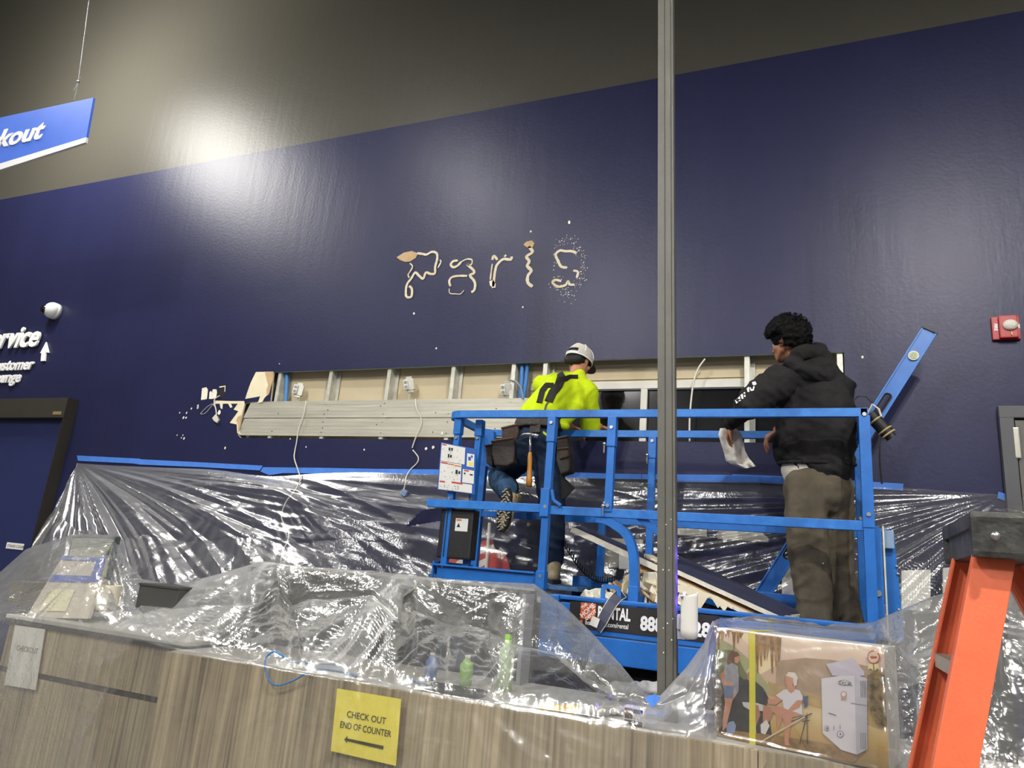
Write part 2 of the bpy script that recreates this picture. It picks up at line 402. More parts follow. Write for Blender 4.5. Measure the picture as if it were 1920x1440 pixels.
torn([(377, 750), (379, 728), (387, 726), (390, 731), (388, 748), (385, 749)], 'leftmost white outlet cut-out patch left of the opening', M_GYP)
torn([(392, 748), (393, 735), (396, 733), (398, 737), (399, 730), (406, 730), (407, 736), (405, 746), (399, 748)], 'white notched plaster patch between the two outlet cut-outs', M_GYP)
m = MB(); m.box(wp(417, 733, -.001), (.075, .004, .13)); tag(m.build('outlet_cutout', mat('cutout_dark', hx('1c1210'), .9)), 'dark rectangular outlet hole with pale edge left of the opening', 'wall hole')
torn([(411, 725), (423, 723), (422, 735), (421, 734), (421.5, 725), (412, 727)], 'thin pale plaster edge round the dark outlet hole', M_GYP, .003)
# paint chips and screw scars
k = 0
SCARS = [(337, 774), (350, 774), (344, 783), (349, 783), (359, 766), (371, 761), (371, 764), (332, 816), (343, 816), (345, 822), (340, 821), (411, 773), (422, 840), (524, 682), (1617, 670), (829, 812.5), (799, 841), (812, 839), (574, 838), (683, 843), (544, 823), (1067, 417), (980, 576), (776, 588), (818, 653), (995, 434)]
for (x, y) in SCARS:
    m = MB(); n = 9; rr = random.uniform(.006, .013) * (1.5 if (x, y) in ((350, 774), (411, 773), (422, 840)) else 1)
    c = wp(x, y, .0012); pts = [c + V((math.cos(2 * PI * j / n), 0, 1.2 * math.sin(2 * PI * j / n))) * rr * random.uniform(.7, 1.2) for j in range(n)]
    m.prism(pts, (0, -.001, 0)); tag(m.build('paint_chip', M_GYP), 'tiny white chip in the dark blue wall paint', 'paint chip', 'tiny white chips in the blue wall paint')
# thin seams in the wall
for a, b in (((150, 710), (480, 697)), ((255, 819), (445, 820))):
    pass

# ghost of removed letters: adhesive loops left on the wall
def glue(strokes, lb):
    m = MB()
    for st in strokes:
        w_ = st[0]; q = [wp(700 + x / 4, 400 + y / 4, .002) for x, y in st[1:]]; out = []; ws = []
        for i in range(len(q) - 1):
            a, b, c, d = q[max(i - 1, 0)], q[i], q[i + 1], q[min(i + 2, len(q) - 1)]
            for k in range(5):
                s = k / 5; out.append(.5 * ((2 * b) + (c - a) * s + (2 * a - 5 * b + 4 * c - d) * s * s + (3 * b - a - 3 * c + d) * s ** 3)); ws.append(w_ * (1 + .35 * nz(len(out) * .7, w_ * 90)))
        out.append(q[-1]); ws.append(w_ * .7)
        L = []; Rr = []
        for i, p in enumerate(out):
            t_ = (out[min(i + 1, len(out) - 1)] - out[max(i - 1, 0)]).normalized(); nn = V((-t_.z, 0, t_.x))
            L.append(m.bm.verts.new(p + nn * ws[i])); Rr.append(m.bm.verts.new(p - nn * ws[i]))
        L2 = [m.bm.verts.new(v.co + V((0, -.003, 0))) for v in L]; R2 = [m.bm.verts.new(v.co + V((0, -.003, 0))) for v in Rr]
        for i in range(len(L) - 1):
            m._f([L2[i], L2[i + 1], R2[i + 1], R2[i]]); m._f([L[i], L[i + 1], L2[i + 1], L2[i]]); m._f([Rr[i], Rr[i + 1], R2[i + 1], R2[i]])
    return tag(m.build('adhesive_residue', mat('glue_residue', hx('ddd6bd'), .6, var=.1, vscale=14, col2=hx('cdbb92'))), lb, 'adhesive residue', 'torn glue traces of five removed letters')
W1 = .011
p_ = glue([[W1, (330, 300), (370, 305), (400, 310), (440, 290), (475, 300), (480, 340), (465, 400), (462, 450), (430, 455), (395, 445), (375, 490), (345, 470), (315, 445), (285, 490), (255, 530), (245, 580), (250, 625), (285, 625), (290, 570), (270, 545)],
          [.006, (275, 375), (295, 400), (275, 440), (262, 460), (270, 485)], [.006, (500, 350), (508, 365), (485, 410)]], 'torn glue trace shaped like a capital P, first of the five on the wall')
pp = MB(); pp.prism([wp(700 + x / 4, 400 + y / 4, .002) for x, y in ((175, 330), (230, 295), (290, 283), (335, 300), (320, 335), (275, 362), (240, 365), (200, 350))], (0, -.002, 0)); pp.build('exposed_paper', M_TAN, p_)
glue([[W1, (660, 365), (630, 395), (600, 405), (582, 385), (600, 360), (635, 355)], [.006, (660, 365), (700, 345), (740, 350), (735, 385), (700, 385)], [W1, (705, 385), (750, 425), (755, 450), (725, 465), (755, 505), (765, 540), (755, 580), (735, 590)],
      [W1 * .9, (705, 470), (640, 470), (590, 480), (570, 510), (580, 548)], [.004, (570, 565), (575, 600), (620, 605), (655, 605), (680, 578)]], 'torn glue trace shaped like a lower case a, second of the five')
g_ = glue([[W1, (893, 350), (905, 320), (932, 350)], [.006, (893, 380), (885, 440), (878, 500)], [W1 * 1.1, (900, 550), (905, 500), (915, 430), (930, 385), (975, 345), (1030, 348), (1038, 325)], [W1, (985, 315), (995, 325)]], 'torn glue trace shaped like a lower case r, third of the five')
pp = MB(); pp.prism([wp(700 + x / 4, 400 + y / 4, .002) for x, y in ((870, 510), (900, 500), (918, 530), (915, 560), (903, 555), (895, 565), (885, 550), (875, 540))], (0, -.003, 0)); pp.build('exposed_paper', M_GYP, g_)
i_ = glue([[W1 * 1.2, (1165, 250), (1195, 290), (1150, 325), (1170, 360), (1155, 395), (1185, 430), (1160, 470), (1160, 520), (1195, 550)]], 'wavy torn glue trace shaped like an upright i, fourth of the five')
pp = MB(); pp.prism([wp(700 + x / 4, 400 + y / 4, .003) for x, y in ((1125, 235), (1150, 212), (1190, 204), (1208, 225), (1195, 258), (1160, 262))], (0, -.002, 0)); pp.build('exposed_paper', M_TAN, i_)
glue([[W1, (1525, 300), (1490, 285), (1440, 285), (1400, 280), (1368, 310), (1385, 355), (1410, 400), (1455, 408)], [W1 * .8, (1500, 430), (1535, 440), (1525, 485)], [W1 * .9, (1410, 510), (1365, 500), (1345, 520), (1385, 550), (1440, 540), (1460, 510), (1475, 535), (1510, 535)]], 'broken torn glue trace shaped like an S, last of the five')
# speckled paint scars around the last letter: nobody would count them
m = MB()
for k in range(230):
    a = random.uniform(0, 2 * PI); r = random.gauss(1, .16); x = 1450 + 125 * r * math.cos(a); y = 400 + 195 * r * math.sin(a)
    if (x < 1350 and 260 < y < 520) or (abs(x - 1450) < 60 and 300 < y < 470): continue
    c = wp(700 + x / 4, 400 + y / 4, .001); s_ = random.uniform(.0015, .004)
    m.quad(c + V((-s_, 0, -s_)), c + V((s_, 0, -s_ * .6)), c + V((s_, 0, s_)), c + V((-s_ * .5, 0, s_)))
tag(m.build('paint_speckles', M_GYP), 'fine white scratches around the S shaped glue trace', 'speckles', kind='stuff')

# ---------------------------------------------------------------- wall lettering, arrow, camera
XD, ZD = V((1, 0, 0)), V((0, 0, 1))
o = text('sign_lettering', 'Service', .36, M_TXTW, None, wp(69, 648, .03) , XD, ZD, bold=.011, shear=.22, depth=.02, align='RIGHT', sx=.98); tag(o, 'large white slanted Service lettering on the blue wall', 'wall lettering')
o = text('sign_lettering', 'Customer', .185, M_TXTW, None, wp(60, 692, .02), XD, ZD, bold=.005, shear=.12, depth=.015, align='RIGHT'); tag(o, 'white Customer lettering line below the large Service word', 'wall lettering')
o = text('sign_lettering', 'Lounge', .185, M_TXTW, None, wp(37, 716, .02), XD, ZD, bold=.005, shear=.12, depth=.015, align='RIGHT'); tag(o, 'white Lounge lettering, the lowest line of the wall sign', 'wall lettering')
m = MB(); m.prism([wp(x, y, .02) for x, y in ((76, 677), (77.5, 662), (75, 662), (86, 641), (91, 661), (85.5, 661), (84, 676.5))], (0, .015, 0))
tag(m.build('arrow_sign', M_TXTW), 'white upward arrow right of the Service lettering', 'arrow')
c = wp(106, 585); t = thing('dome_camera', 'small white dome security camera above the Service lettering on the wall', 'security camera', c)
m = MB(); m.sphere((0, -.05, 0), (.095, .085, .095), 20, 14); m.cyl((0, 0, 0), (0, -.05, 0), .095, 24); m.build('housing', M_WHITE, t, smooth=True)
m = MB(); m.sphere((-.045, -.10, -.005), .055, 16, 12); m.build('lens_dome', mat('smoked_dome', hx('1a1513'), .12), t, smooth=True)

# ---------------------------------------------------------------- doors
FX = wp(149, 750).x; dp = .13; zh = P(60, 746.5, WY - dp).z; zh0 = P(60, 783, WY - dp).z
XI = P(117, 786, WY - dp).x
d1 = struct(thing('door_1', None, None))
m = MB(); m.box((FX - 1.1, WY - dp / 2, (zh + zh0) / 2), (2.2, dp, zh - zh0), bev=.004); m.box(((FX + XI) / 2, WY - dp / 2, zh0 / 2 - .0005), (FX - XI, dp, zh0 - .001), bev=.004)
m.build('door_frame', mat('door_frame_brown', hx('35322c'), .5, var=.05, bump=.1, bscale=90), d1)
m = MB(); m.box((XI - 1.0, WY - .02, zh0 / 2), (2.0, .04, zh0), bev=.002); m.build('door_leaf', mat('door_leaf_blue', hx('232a55'), .45, bump=.1, bscale=60), d1)
m = MB(); c = P(107, 774.5, WY - dp - .002); m.box(c, (.13, .004, .035), bev=.001); m.build('maker_plate', mat('brass_plate', hx('b0a06a'), .4, metal=.5), d1)
c = P(28, 1024, WY - .045); m = MB(); m.box(c, (.27, .004, .062), bev=.001); st = m.build('sticker', M_PAPER, d1)
text('sticker_text', 'STAND CLEAR', .04, mat('grey_text', hx('6a6a66'), .6), st, c + V((-.115, -.004, -.014)), XD, ZD, depth=.001)
d2 = struct(thing('door_2', None, None))
x2 = wp(1868, 764).x; z2 = wp(1870, 764.5).z; fw = .075
m = MB(); m.box((x2 + fw / 2, WY - .025, (z2 - fw) / 2), (fw, .05, z2 - fw), bev=.004); m.box((x2 + .58, WY - .025, z2 - fw / 2), (1.16, .05, fw), bev=.004); m.box((x2 + 1.16 - fw / 2, WY - .025, (z2 - fw) / 2), (fw, .05, z2 - fw), bev=.004)
m.build('door_frame', mat('door_frame_grey', hx('46474a'), .5), d2)
m = MB(); m.box((x2 + fw + .008 + .5, WY - .015, (z2 - fw - .012) / 2), (1.0, .03, z2 - fw - .012), bev=.002); m.build('door_leaf', mat('door_leaf_grey', hx('5a5852'), .5, bump=.1, bscale=80), d2)
m = MB(); m.box((x2 + fw + .004, WY - .045, P(1886, 833, WY).z), (.03, .02, .19), bev=.006); m.build('hinge', mat('hinge_nickel', hx('b4b2a8'), .35, metal=.7), d2)

# ---------------------------------------------------------------- fire alarm strobe
c = wp(1884.5, 617); t = thing('fire_alarm', 'red fire alarm strobe with clear lens high on the blue wall at right', 'fire alarm', c)
m = MB(); m.box((0, -.012, 0), (.15, .024, .155), bev=.006); m.box((.01, -.035, 0), (.10, .03, .15), bev=.008); m.build('housing', M_RED, t)
m = MB(); m.sphere((.018, -.055, .008), (.042, .022, .036), 16, 10); m.build('strobe_lens', mat('clear_lens', hx('cfc9c0'), .15, bump=.6, bscale=90), t, smooth=True)
m = MB(); m.box((.02, -.055, -.05), (.006, .01, .02)); m.build('test_pin', mat('amber', hx('c9a24a'), .4), t)
text('alarm_text', 'FIRE', .026, M_TXTW, t, V((-.063, -.026, .030)), -ZD, XD, depth=.001, bold=.001)
text('alarm_text', 'FIRE', .016, M_TXTW, t, V((.0615, -.026, .022)), -ZD, XD, depth=.001, bold=.001)

# ---------------------------------------------------------------- hanging check-out sign
SY = 3.36
t = thing('hanging_sign', 'blue hanging checkout sign with white lettering at the top left', 'sign', P(60, 270, SY))
A, B, Cc, D = P(175, 183, SY), P(160, 267, SY), P(0, 318, SY), P(0, 220.5, SY)
ex = 1.2
A2 = D + (D - A).normalized() * ex; B2 = Cc + (Cc - B).normalized() * ex
dz_ = V((0, .02, 0)); fr = .115
m = MB(); m.prism([A, lerp(B, A, fr), lerp(B2, A2, fr), A2], dz_); m.build('panel', mat('sign_blue_hazed', hx('4a72d6'), .5, var=.03), t)  # blue lightened to carry the glare haze over the sign
m = MB(); m.prism([B, lerp(B, A, fr), lerp(B2, A2, fr), B2], dz_); m.build('white_stripe', M_TXTW, t)
ud = (A - B).normalized(); tb = P(75, 259, SY - .004); tl = (P(75, 259, SY) - P(3, 275, SY)).normalized()
text('sign_text', 'Checkout', .255, M_TXTW, t, tb, tl, ZD, bold=.008, shear=.15, depth=.006, align='RIGHT', sx=1.25)
adopt(t)
m = MB(); ca1 = P(139, 188, SY + .01); cb1 = P(147, 153, SY + .01); cc1 = P(175, -60, SY + .01)
m.tube([ca1, P(143, 172, SY + .01), cb1], .0035, 6); m.tube([cb1, cc1 + (cc1 - cb1) * .6], .0028, 6); m.tube([cb1, P(138, 170, SY)], .002, 6); m.tube([cb1, P(151, 143, SY)], .002, 6)
cb_ = m.build('suspension_cable', mat('cable_steel', hx('c4c8cc'), .3, metal=.6)); m = MB(); m.sphere(cb1, .012, 10, 8); m.build('cable_crimp', M_STEEL, cb_)
tag(cb_, 'thin steel cable with a crimped knot that holds up the checkout sign', 'cable')

# ---------------------------------------------------------------- high bay fixtures for the hall lamps and the added fill lamps
for i, (p, s, pw, c_) in enumerate(LAMPS):
    t = thing('high_bay_or_fill_lamp', 'round high bay lamp for hall or added fill light, out of view', 'lamp', p, 'high bay lamps of the hall')
    if i: m = MB(); m.tube([(0, 0, .36), (0, 0, .30), (0, 0, .14), (0, 0, -.085)], [.05, .12, .25, .31], 32, cap=False); sh = m.build('reflector_shade', mat('lamp_shade', hx('b8b8b6'), .5, metal=.3), t, smooth=True)  # unseen bell shades, shaped to keep light off the upper wall
    m = MB(); m.tube([(0, 0, .62), (0, 0, .60), (0, 0, .36), (0, 0, .32)], [.03, .09, .10, .06], 24); m.cyl((0, 0, .6), (0, 0, 11.4 - p[2]), .008, 8); m.tube([(0, 0, .33), (0, 0, .22)], .02, 10); m.build('housing', mat('lamp_housing', hx('3a3a3c'), .5), t, smooth=True)

# ---------------------------------------------------------------- slim service pole
pb, pt = P(1252, 1300, 3.1), P(1249, -60, 3.1)
t = thing('service_pole', 'tall slim grey metal service pole rising from the counter past the lift', 'pole', pb)
ax = (pt - pb).normalized(); L = (pt - pb).length; xa = V((1, 0, 0)); xa = (xa - ax * ax.dot(xa)).normalized(); ya = ax.cross(xa)
R = Matrix((xa, ya, ax)).transposed(); M_POLE = mat('pole_grey', hx('57564f'), .5, var=.06, vscale=8, bump=.08, bscale=60)
wq = .0775
m = MB(); m.box((R @ V((0, 0, L / 2))), (wq, .05, L + .6), R, .004); m.build('shaft', M_POLE, t)
m = MB(); m.box(R @ V((-.004, -.026, L / 2)), (.002, .003, L + .6), R); m.box(R @ V((wq / 2 - .012, -.026, L / 2)), (.0015, .003, L + .6), R); m.build('seam_line', mat('pole_groove', hx('222320'), .7), t)
m = MB()
for k in range(10):
    c = R @ V((random.uniform(-.02, .03), -.0265, .15 + random.uniform(0, 1) * .35 + (k % 3) * .1)); m.sphere(c, (random.uniform(.0015, .004), .001, .003), 6, 5)
tag(m.build('white_paint_drips', M_GYP, t), kind='stuff')
# ================================================================ SCISSOR LIFT
YN, YF = 4.10, 4.70
ZT, ZM, ZD0 = 2.575, 1.985, 1.46                             # top rail, mid rail, deck
XR, XP, XE = P(1625, 900, YN).x, P(1030, 900, YN).x, P(812, 940, YN).x
def lx(px, py=900, Y=YN): return P(px, py, Y).x
def lz(px, py, Y=YN): return P(px, py, Y).z
lift = thing('scissor_lift', 'blue scissor lift platform that carries the two workers in front of the opening', 'lift', ((XR + XP) / 2, (YN + YF) / 2, 0))
def part(m, name, mt=M_BLUE, parent=None, **k):
    return m.build(name, mt, parent or lift, **k)
RW, RH = .036, .046
# top rail: near side, rounded end loop at the left, far side, right end
def loop(z, x0, x1, w_, h_, name, near=True, y1=YF):
    m = MB(); r = .09
    pts = [(x1, YN, z)] if near else []
    pts += [(x0 + r, YN, z)] + [(x0 + r - r * math.sin(a), YN + r - r * math.cos(a), z) for a in (.4, .8, 1.2, PI / 2)] + [(x0, y1 - .05, z)] + [(x0 + .06, y1, z), (x1, y1, z)]
    m.tube(pts, 0, rect=(w_ / 2, h_ / 2)); return m
part(loop(ZT, XE + .05, XR + .02, RW, RH, 'r'), 'top_rail', M_BLUE2)
m = MB(); m.bar((XR, YN - .018, ZT), (XR, YF + .018, ZT), RW, RH); part(m, 'end_rail', M_BLUE2)
m = MB(); m.bar((XE - .03, YN - .012, ZM), (XP + .02, YN - .012, ZM), .036, .05); part(m, 'mid_rail', M_BLUE2)
m = MB(); m.bar((XP - .01, YN + .004, ZM - .006), (XR + .02, YN + .004, ZM - .006), .036, .05); part(m, 'mid_rail', M_BLUE2)
m = MB(); m.bar((XE, YF, ZM), (XR, YF, ZM), .034, .044); part(m, 'mid_rail', M_BLUE)
# posts: upper sleeve and slimmer lower tube
def post(x, y, z0, z1, zs=None, w0=.045, w1=.058, bolt=(), d=.04):
    m = MB(); m.bar((x, y, z0), (x, y, zs or z1), w0 if not zs else w0, w0, up=V((0, 1, 0))); o = part(m, 'post')
    if zs:
        m = MB(); m.bar((x, y, zs), (x, y, z1), w1 * .9, w1, up=V((0, 1, 0))); m.build('post_sleeve', M_BLUE, o)
    for bz in bolt:
        m = MB(); m.cyl((x, y - w1 / 2 - .008, bz), (x, y - w1 / 2 + .01, bz), .011, 8); m.build('bolt', M_STEEL, o)
    return o
post(XP, YN - .01, ZD0 + .06, ZT - .02, lz(1030, 830), bolt=(lz(1035, 795), ZM + .01, ZD0 + .13))
m = MB(); m.bar((XP - .006, YN - .016, ZM - .05), (XP - .006, YN - .016, ZM + .12), .055, .06, up=V((0, 1, 0))); part(m, 'post_collar')
m = MB(); m.bar((XP, YN - .012, ZD0 + .05), (XP, YN - .012, ZD0 + .16), .055, .065, up=V((0, 1, 0))); part(m, 'post_collar')
post(lx(1144), YN, ZM, ZT - .02, lz(1144, 838), bolt=(lz(1144, 803), ZM + .035))
post(XR, YN, ZD0 - .02, ZT - .02, lz(1625, 990), .05, .06, bolt=(lz(1616, 779), lz(1612, 965)))
XR2 = P(1655, 900, YF).x
post(lx(1222, 900, YF), YF, ZD0, ZT - .02, lz(1222, 860, YF), bolt=(lz(1222, 828, YF),))
post(lx(1127, 1030, YF), YF, ZD0, ZM, bolt=())
post(XR, YF, ZD0 - .02, ZT - .02, lz(1655, 840, YF), .045, .055, bolt=(lz(1655, 815, YF), lz(1655, 975, YF)))
XL1, XL2 = lx(848, 880), lx(881, 880)
for k, xx in enumerate((XL1, XL2)):
    yy = YN + .03 + k * .06
    post(xx, yy, ZD0 + .06, ZT - .03, None, .04, .045, bolt=(lz(845, 822, yy), lz(845, 935, yy), lz(845, 1062, yy)))
    m = MB(); m.bar((xx, yy, ZT - .13), (xx, yy, ZT - .02), .05, .055, up=V((0, 1, 0))); part(m, 'post_collar')
post(XE + .06, YF, ZD0 + .1, ZT - .02)
# locking pins on lanyards
for (px, py, Y) in ((1133, 832, YN - .03), (1213, 853, YF - .04), (1131, 948, YN - .03)):
    c = P(px, py, Y); m = MB(); m.sphere(c, .011, 10, 8); m.cyl(c, c + V((0, 0, -.055)), .005, 8); part(m, 'locking_pin', M_STEEL)
m = MB(); a = P(1213, 865, YF - .05); m.tube([a, a + V((-.035, 0, -.06)), a + V((-.03, 0, -.13)), a + V((.0, 0, -.16)), a + V((.03, 0, -.15))], .002, 5); part(m, 'pin_lanyard', M_BLACK)
m = MB(); m.bar(P(1035, 918, YN - .03), P(1038, 938, YN - .03), .018, .018); m.bar(P(1038, 938, YN - .03), P(1052, 948, YN - .03), .018, .018); part(m, 'latch_handle')
# swing gate tube with a bend, and a brace
def bend(pts, r, n=8):
    out = [V(pts[0])]
    for i in range(1, len(pts) - 1):
        a, b, c = V(pts[i - 1]), V(pts[i]), V(pts[i + 1]); u = (a - b).normalized() * min(r, (a - b).length * .48); v = (c - b).normalized() * min(r, (c - b).length * .48)
        for k in range(n + 1):
            s = k / n; out.append(b + u * (1 - s) ** 2 + v * s * s)
    out.append(V(pts[-1])); return out
g0, g1, g2 = lz(1120, 972), lz(1188, 1010), ZD0 + .03
m = MB(); m.tube(bend([(lx(1118, 965), YN + .02, g0), (lx(1140, 970), YN + .02, g0 - .005), (lx(1190, 1005), YN, g1), (lx(1190, 1125), YN, g2)], .22), 0, rect=(.024, .024)); part(m, 'gate_tube')
m = MB(); m.bar((lx(1190, 1100), YN - .006, g2 - .05), (lx(1190, 1100), YN - .006, g2 + .09), .056, .066, up=V((0, 1, 0))); part(m, 'gate_foot')
m = MB(); m.bar(P(1197, 968, YN + .02), P(1236, 1000, YN + .02), .03, .04); part(m, 'gusset_brace')
# deck of the main platform and of the roll-out extension
m = MB(); m.box(((XP + XR) / 2, (YN + YF) / 2, ZD0 - .02), (XR - XP, YF - YN, .04)); part(m, 'deck', mat('deck_plate', hx('3a5f86'), .6, metal=.3, bump=.4, bscale=70))
ZDE = ZD0 + .085
m = MB(); m.box(((XE + XP) / 2 + .12, (YN + YF) / 2, ZDE - .012), (XP - XE + .2, YF - YN - .02, .024)); part(m, 'extension_deck', MATS['deck_plate'])
# toe boards
m = MB(); m.box(((XE + XP) / 2 + .03, YN + .01, ZDE + .012), (XP - XE - .1, .012, .10), bev=.003); m.box(((XE + XP) / 2, YN + .0, ZDE + .06), (XP - XE - .1, .03, .012), bev=.003); part(m, 'toe_board')
m = MB(); m.box(((XP + XR) / 2, YF, ZD0 + .07), (XR - XP, .012, .16), bev=.003); part(m, 'toe_board')
m = MB(); m.box((XE + .05, (YN + YF) / 2, ZDE + .03), (.012, YF - YN, .1), bev=.003); part(m, 'toe_board')
# side beam with the rental banner
bz1, bz0 = lz(1150, 1124), lz(1190, 1250)
XB0 = lx(1021, 1115)
m = MB()
m.box(((XB0 + XR) / 2 + .01, YN - .02, (bz1 + bz0) / 2 - .02), (XR - XB0, .035, bz1 - bz0 - .04), bev=.005)
m.box(((XB0 + XR) / 2 + .03, YN - .03, bz1 - .012), (XR - XB0 - .06, .03, .026), bev=.008)
zr = lz(1150, 1195); m.box(((XB0 + XR) / 2 + .04, YN - .045, (zr + bz0) / 2), (XR - XB0 - .09, .05, zr - bz0), bev=.006)
part(m, 'side_beam')
m = MB(); m.box((XB0 + .055, YN - .03, lz(1040, 1120)), (.11, .07, .035), bev=.008); m.box((XB0 + .055, YN - .045, (lz(1040, 1120) + bz0) / 2), (.10, .04, lz(1040, 1120) - bz0), bev=.005); part(m, 'corner_bracket')
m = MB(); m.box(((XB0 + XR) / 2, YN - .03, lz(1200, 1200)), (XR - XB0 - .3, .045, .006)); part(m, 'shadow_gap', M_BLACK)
ztb = ZD0 + .055
ms = MB(); ms.tube(bend([(lx(1133, 1118), YN - .03, bz1), (lx(1133, 1100), YN - .03, bz1 + .068), (lx(1163, 1100), YN - .03, bz1 + .068), (lx(1163, 1120), YN - .03, bz1)], .03), 0, rect=(.006, .012)); part(ms, 'lift_eye', M_BLUE2)
# the banner
yb = YN - .0405; bx0, bx1 = lx(1068, 1150, yb), lx(1348, 1185, yb); bt, bb = lz(1070, 1129, yb), lz(1068, 1161, yb)
bt = lz(1130, 1137, yb); bb = lz(1130, 1181, yb)
bt = bz1 - .03; bb = bt - .14
m = MB(); m.box(((bx0 + bx1) / 2, yb, (bt + bb) / 2), (bx1 - bx0, .004, bt - bb)); bn = part(m, 'rental_banner', mat('banner_black', hx('1f1c1c'), .45))
hb = bt - bb; yt = yb - .003
m = MB(); lo_ = bx0 + .065; s_ = hb * .62; m.box((lo_ + s_ / 2, yt, bb + hb * .37 + s_ / 2), (s_, .002, s_)); lg = m.build('logo_square', mat('orange_logo', hx('d2622f'), .5), bn)
dd = V((1, 0, .75)).normalized(); up_ = V((-.6, 0, 1)).normalized()
c0 = V((lo_ + s_ * .5, yt - .002, bb + hb * .37 + s_ * .5)); rotx = V((math.cos(.75), 0, math.sin(.75))); roty = V((-math.sin(.75), 0, math.cos(.75)))
for s, sz, off in (('THE', .022, .027), ('HOME', .036, -.008), ('DEPOT', .024, -.034)):
    text('logo_text', s, sz, M_TXTW, lg, c0 + roty * off, rotx, roty, bold=.0008, depth=.001, align='CENTER')
text('banner_text', 'RENTAL', .088, M_TXTW, bn, (lo_ + s_ + .012, yt, bb + hb * .47), XD, ZD, bold=.003, depth=.001, sx=.58)
text('banner_text', 'homedepot.com/rental', .036, M_TXTW, bn, (lo_ + .03, yt, bb + hb * .16), XD, ZD, bold=.0003, depth=.001, sx=.74)
m = MB(); m.box((lo_ + .008, yt, bb + hb * .22), (.013, .001, .028), bev=0); m.build('phone_icon', MATS['orange_logo'], bn)
text('banner_text', '888-', .10, M_TXTW, bn, (lx(1201, 1165, yb), yt, bb + hb * .2), XD, ZD, bold=.004, depth=.001, sx=.8)
text('banner_text', '28', .10, M_TXTW, bn, (lx(1332, 1190, yb), yt, bb + hb * .2), XD, ZD, bold=.004, depth=.001, sx=.9, align='RIGHT')
# beneath the deck: scissor arms, dark base with wheels
for k, (za, zbb) in enumerate(((.52, .86), (.86, 1.20))):
    for y in (YN + .08, YF - .08):
        for s in (1, -1):
            m = MB(); m.bar((XP + .1 if s > 0 else XR - .1, y + s * .02, za), (XR - .1 if s > 0 else XP + .1, y + s * .02, zbb), .03, .09, bev=.004); part(m, 'scissor_arm', M_DARK)
m = MB(); m.box(((XP + XR) / 2, (YN + YF) / 2, .34), (XR - XP - .1, YF - YN - .06, .34), bev=.01); part(m, 'chassis', mat('chassis_grey', hx('3a3c3e'), .6))
m = MB(); m.box(((XP + XR) / 2, (YN + YF) / 2, bz0 - .05), (XR - XP - .1, YF - YN - .1, .12), bev=.004); part(m, 'under_frame', M_DARK)
for x in (XP + .25, XR - .25):
    for y in (YN + .02, YF - .02):
        m = MB(); m.cyl((x, y - .05, .16), (x, y + .05, .16), .16, 28); o = part(m, 'wheel', M_DARK); m = MB(); m.cyl((x, y - .056, .16), (x, y + .056, .16), .08, 20); m.build('hub', M_BLUE, o)
# operator placards and document box at the left end
yp = YN - .015
A, B_, C_, D_ = P(827, 829, yp), P(893, 842, yp), P(890, 927, yp), P(820, 918, yp)
def pl(u, v, d=0): return lerp(lerp(A, B_, u), lerp(D_, C_, u), v) + V((0, -d, 0))
def pq(m, u0, v0, u1, v1, d=.004): m.quad(pl(u0, v0, d), pl(u1, v0, d), pl(u1, v1, d), pl(u0, v1, d))
m = MB(); m.prism([A, B_, C_, D_], (0, .006, 0)); pc = part(m, 'placard', mat('placard_blue', hx('2253a5'), .45))
M_LAB = mat('label_white', hx('d3d3cf'), .6); M_LR = mat('label_red', hx('b23a30'), .6); M_LO = mat('label_orange', hx('c8703a'), .6); M_GL = mat('label_grey', hx('8f9293'), .6)
for q in ((.03, .02, .70, .39), (.03, .40, .62, .80), (.03, .80, .93, .985), (.76, .13, .96, .42), (.66, .49, .97, .78)):
    m = MB(); pq(m, *q, d=.003); m.build('safety_label', M_LAB, pc)
m = MB()
for q in ((.05, .03, .17, .055), (.05, .41, .24, .44), (.05, .805, .2, .835), (.38, .79, .68, .825), (.70, .50, .83, .53)): pq(m, *q)
m.build('label_headings', M_LR, pc)
m = MB()
for q in ((.25, .42, .42, .445), (.43, .43, .61, .455)): pq(m, *q)
m.build('label_orange_strip', M_LO, pc)
m = MB(); random.seed(3)
for k in range(90):
    u = random.uniform(.05, .60); v = random.choice([random.uniform(.07, .37), random.uniform(.47, .78), random.uniform(.85, .97)])
    s1, s2 = random.uniform(.008, .035), random.uniform(.004, .02); pq(m, u, v, u + s1, v + s2, .0045)
for k in range(14): pq(m, .70 + random.uniform(0, .2), .56 + random.uniform(0, .2), .74 + random.uniform(0, .2), .57 + random.uniform(0, .2), .0045) if 0 else None
m.build('pictogram_print', M_GL, pc)
for q in ((.24, .08, .29, .14), (.31, .08, .36, .135), (.23, .22, .27, .30), (.29, .23, .34, .29), (.47, .53, .53, .62), (.55, .55, .60, .61), (.70, .56, .74, .60), (.86, .57, .94, .60)):
    m = MB(); pq(m, *q, d=.005); m.build('pictogram_figure', M_TXTK, pc)
m = MB(); pq(m, .80, .2, .87, .28, .0045); pq(m, .87, .16, .92, .21, .0045); m.build('blue_figure', MATS['placard_blue'], pc)
m = MB(); pq(m, .82, .31, .93, .39, .0045); m.build('yellow_figure', mat('label_yellow', hx('d8cb62'), .6), pc)
a, b = P(826, 952, YN + .01), P(886, 1051, YN + .01)
m = MB(); m.box(((a.x + b.x) / 2 - .01, YN + .06, (a.z + b.z) / 2 - .0), (.235, .09, a.z - b.z), bev=.012); bxp = part(m, 'manual_box', M_BLACK)
m = MB()
for k in (-.095, -.075): m.box(((a.x + b.x) / 2 + k, YN + .012, (a.z + b.z) / 2), (.008, .01, (a.z - b.z) * .94), bev=.003)
m.build('box_rib', M_BLACK, bxp)
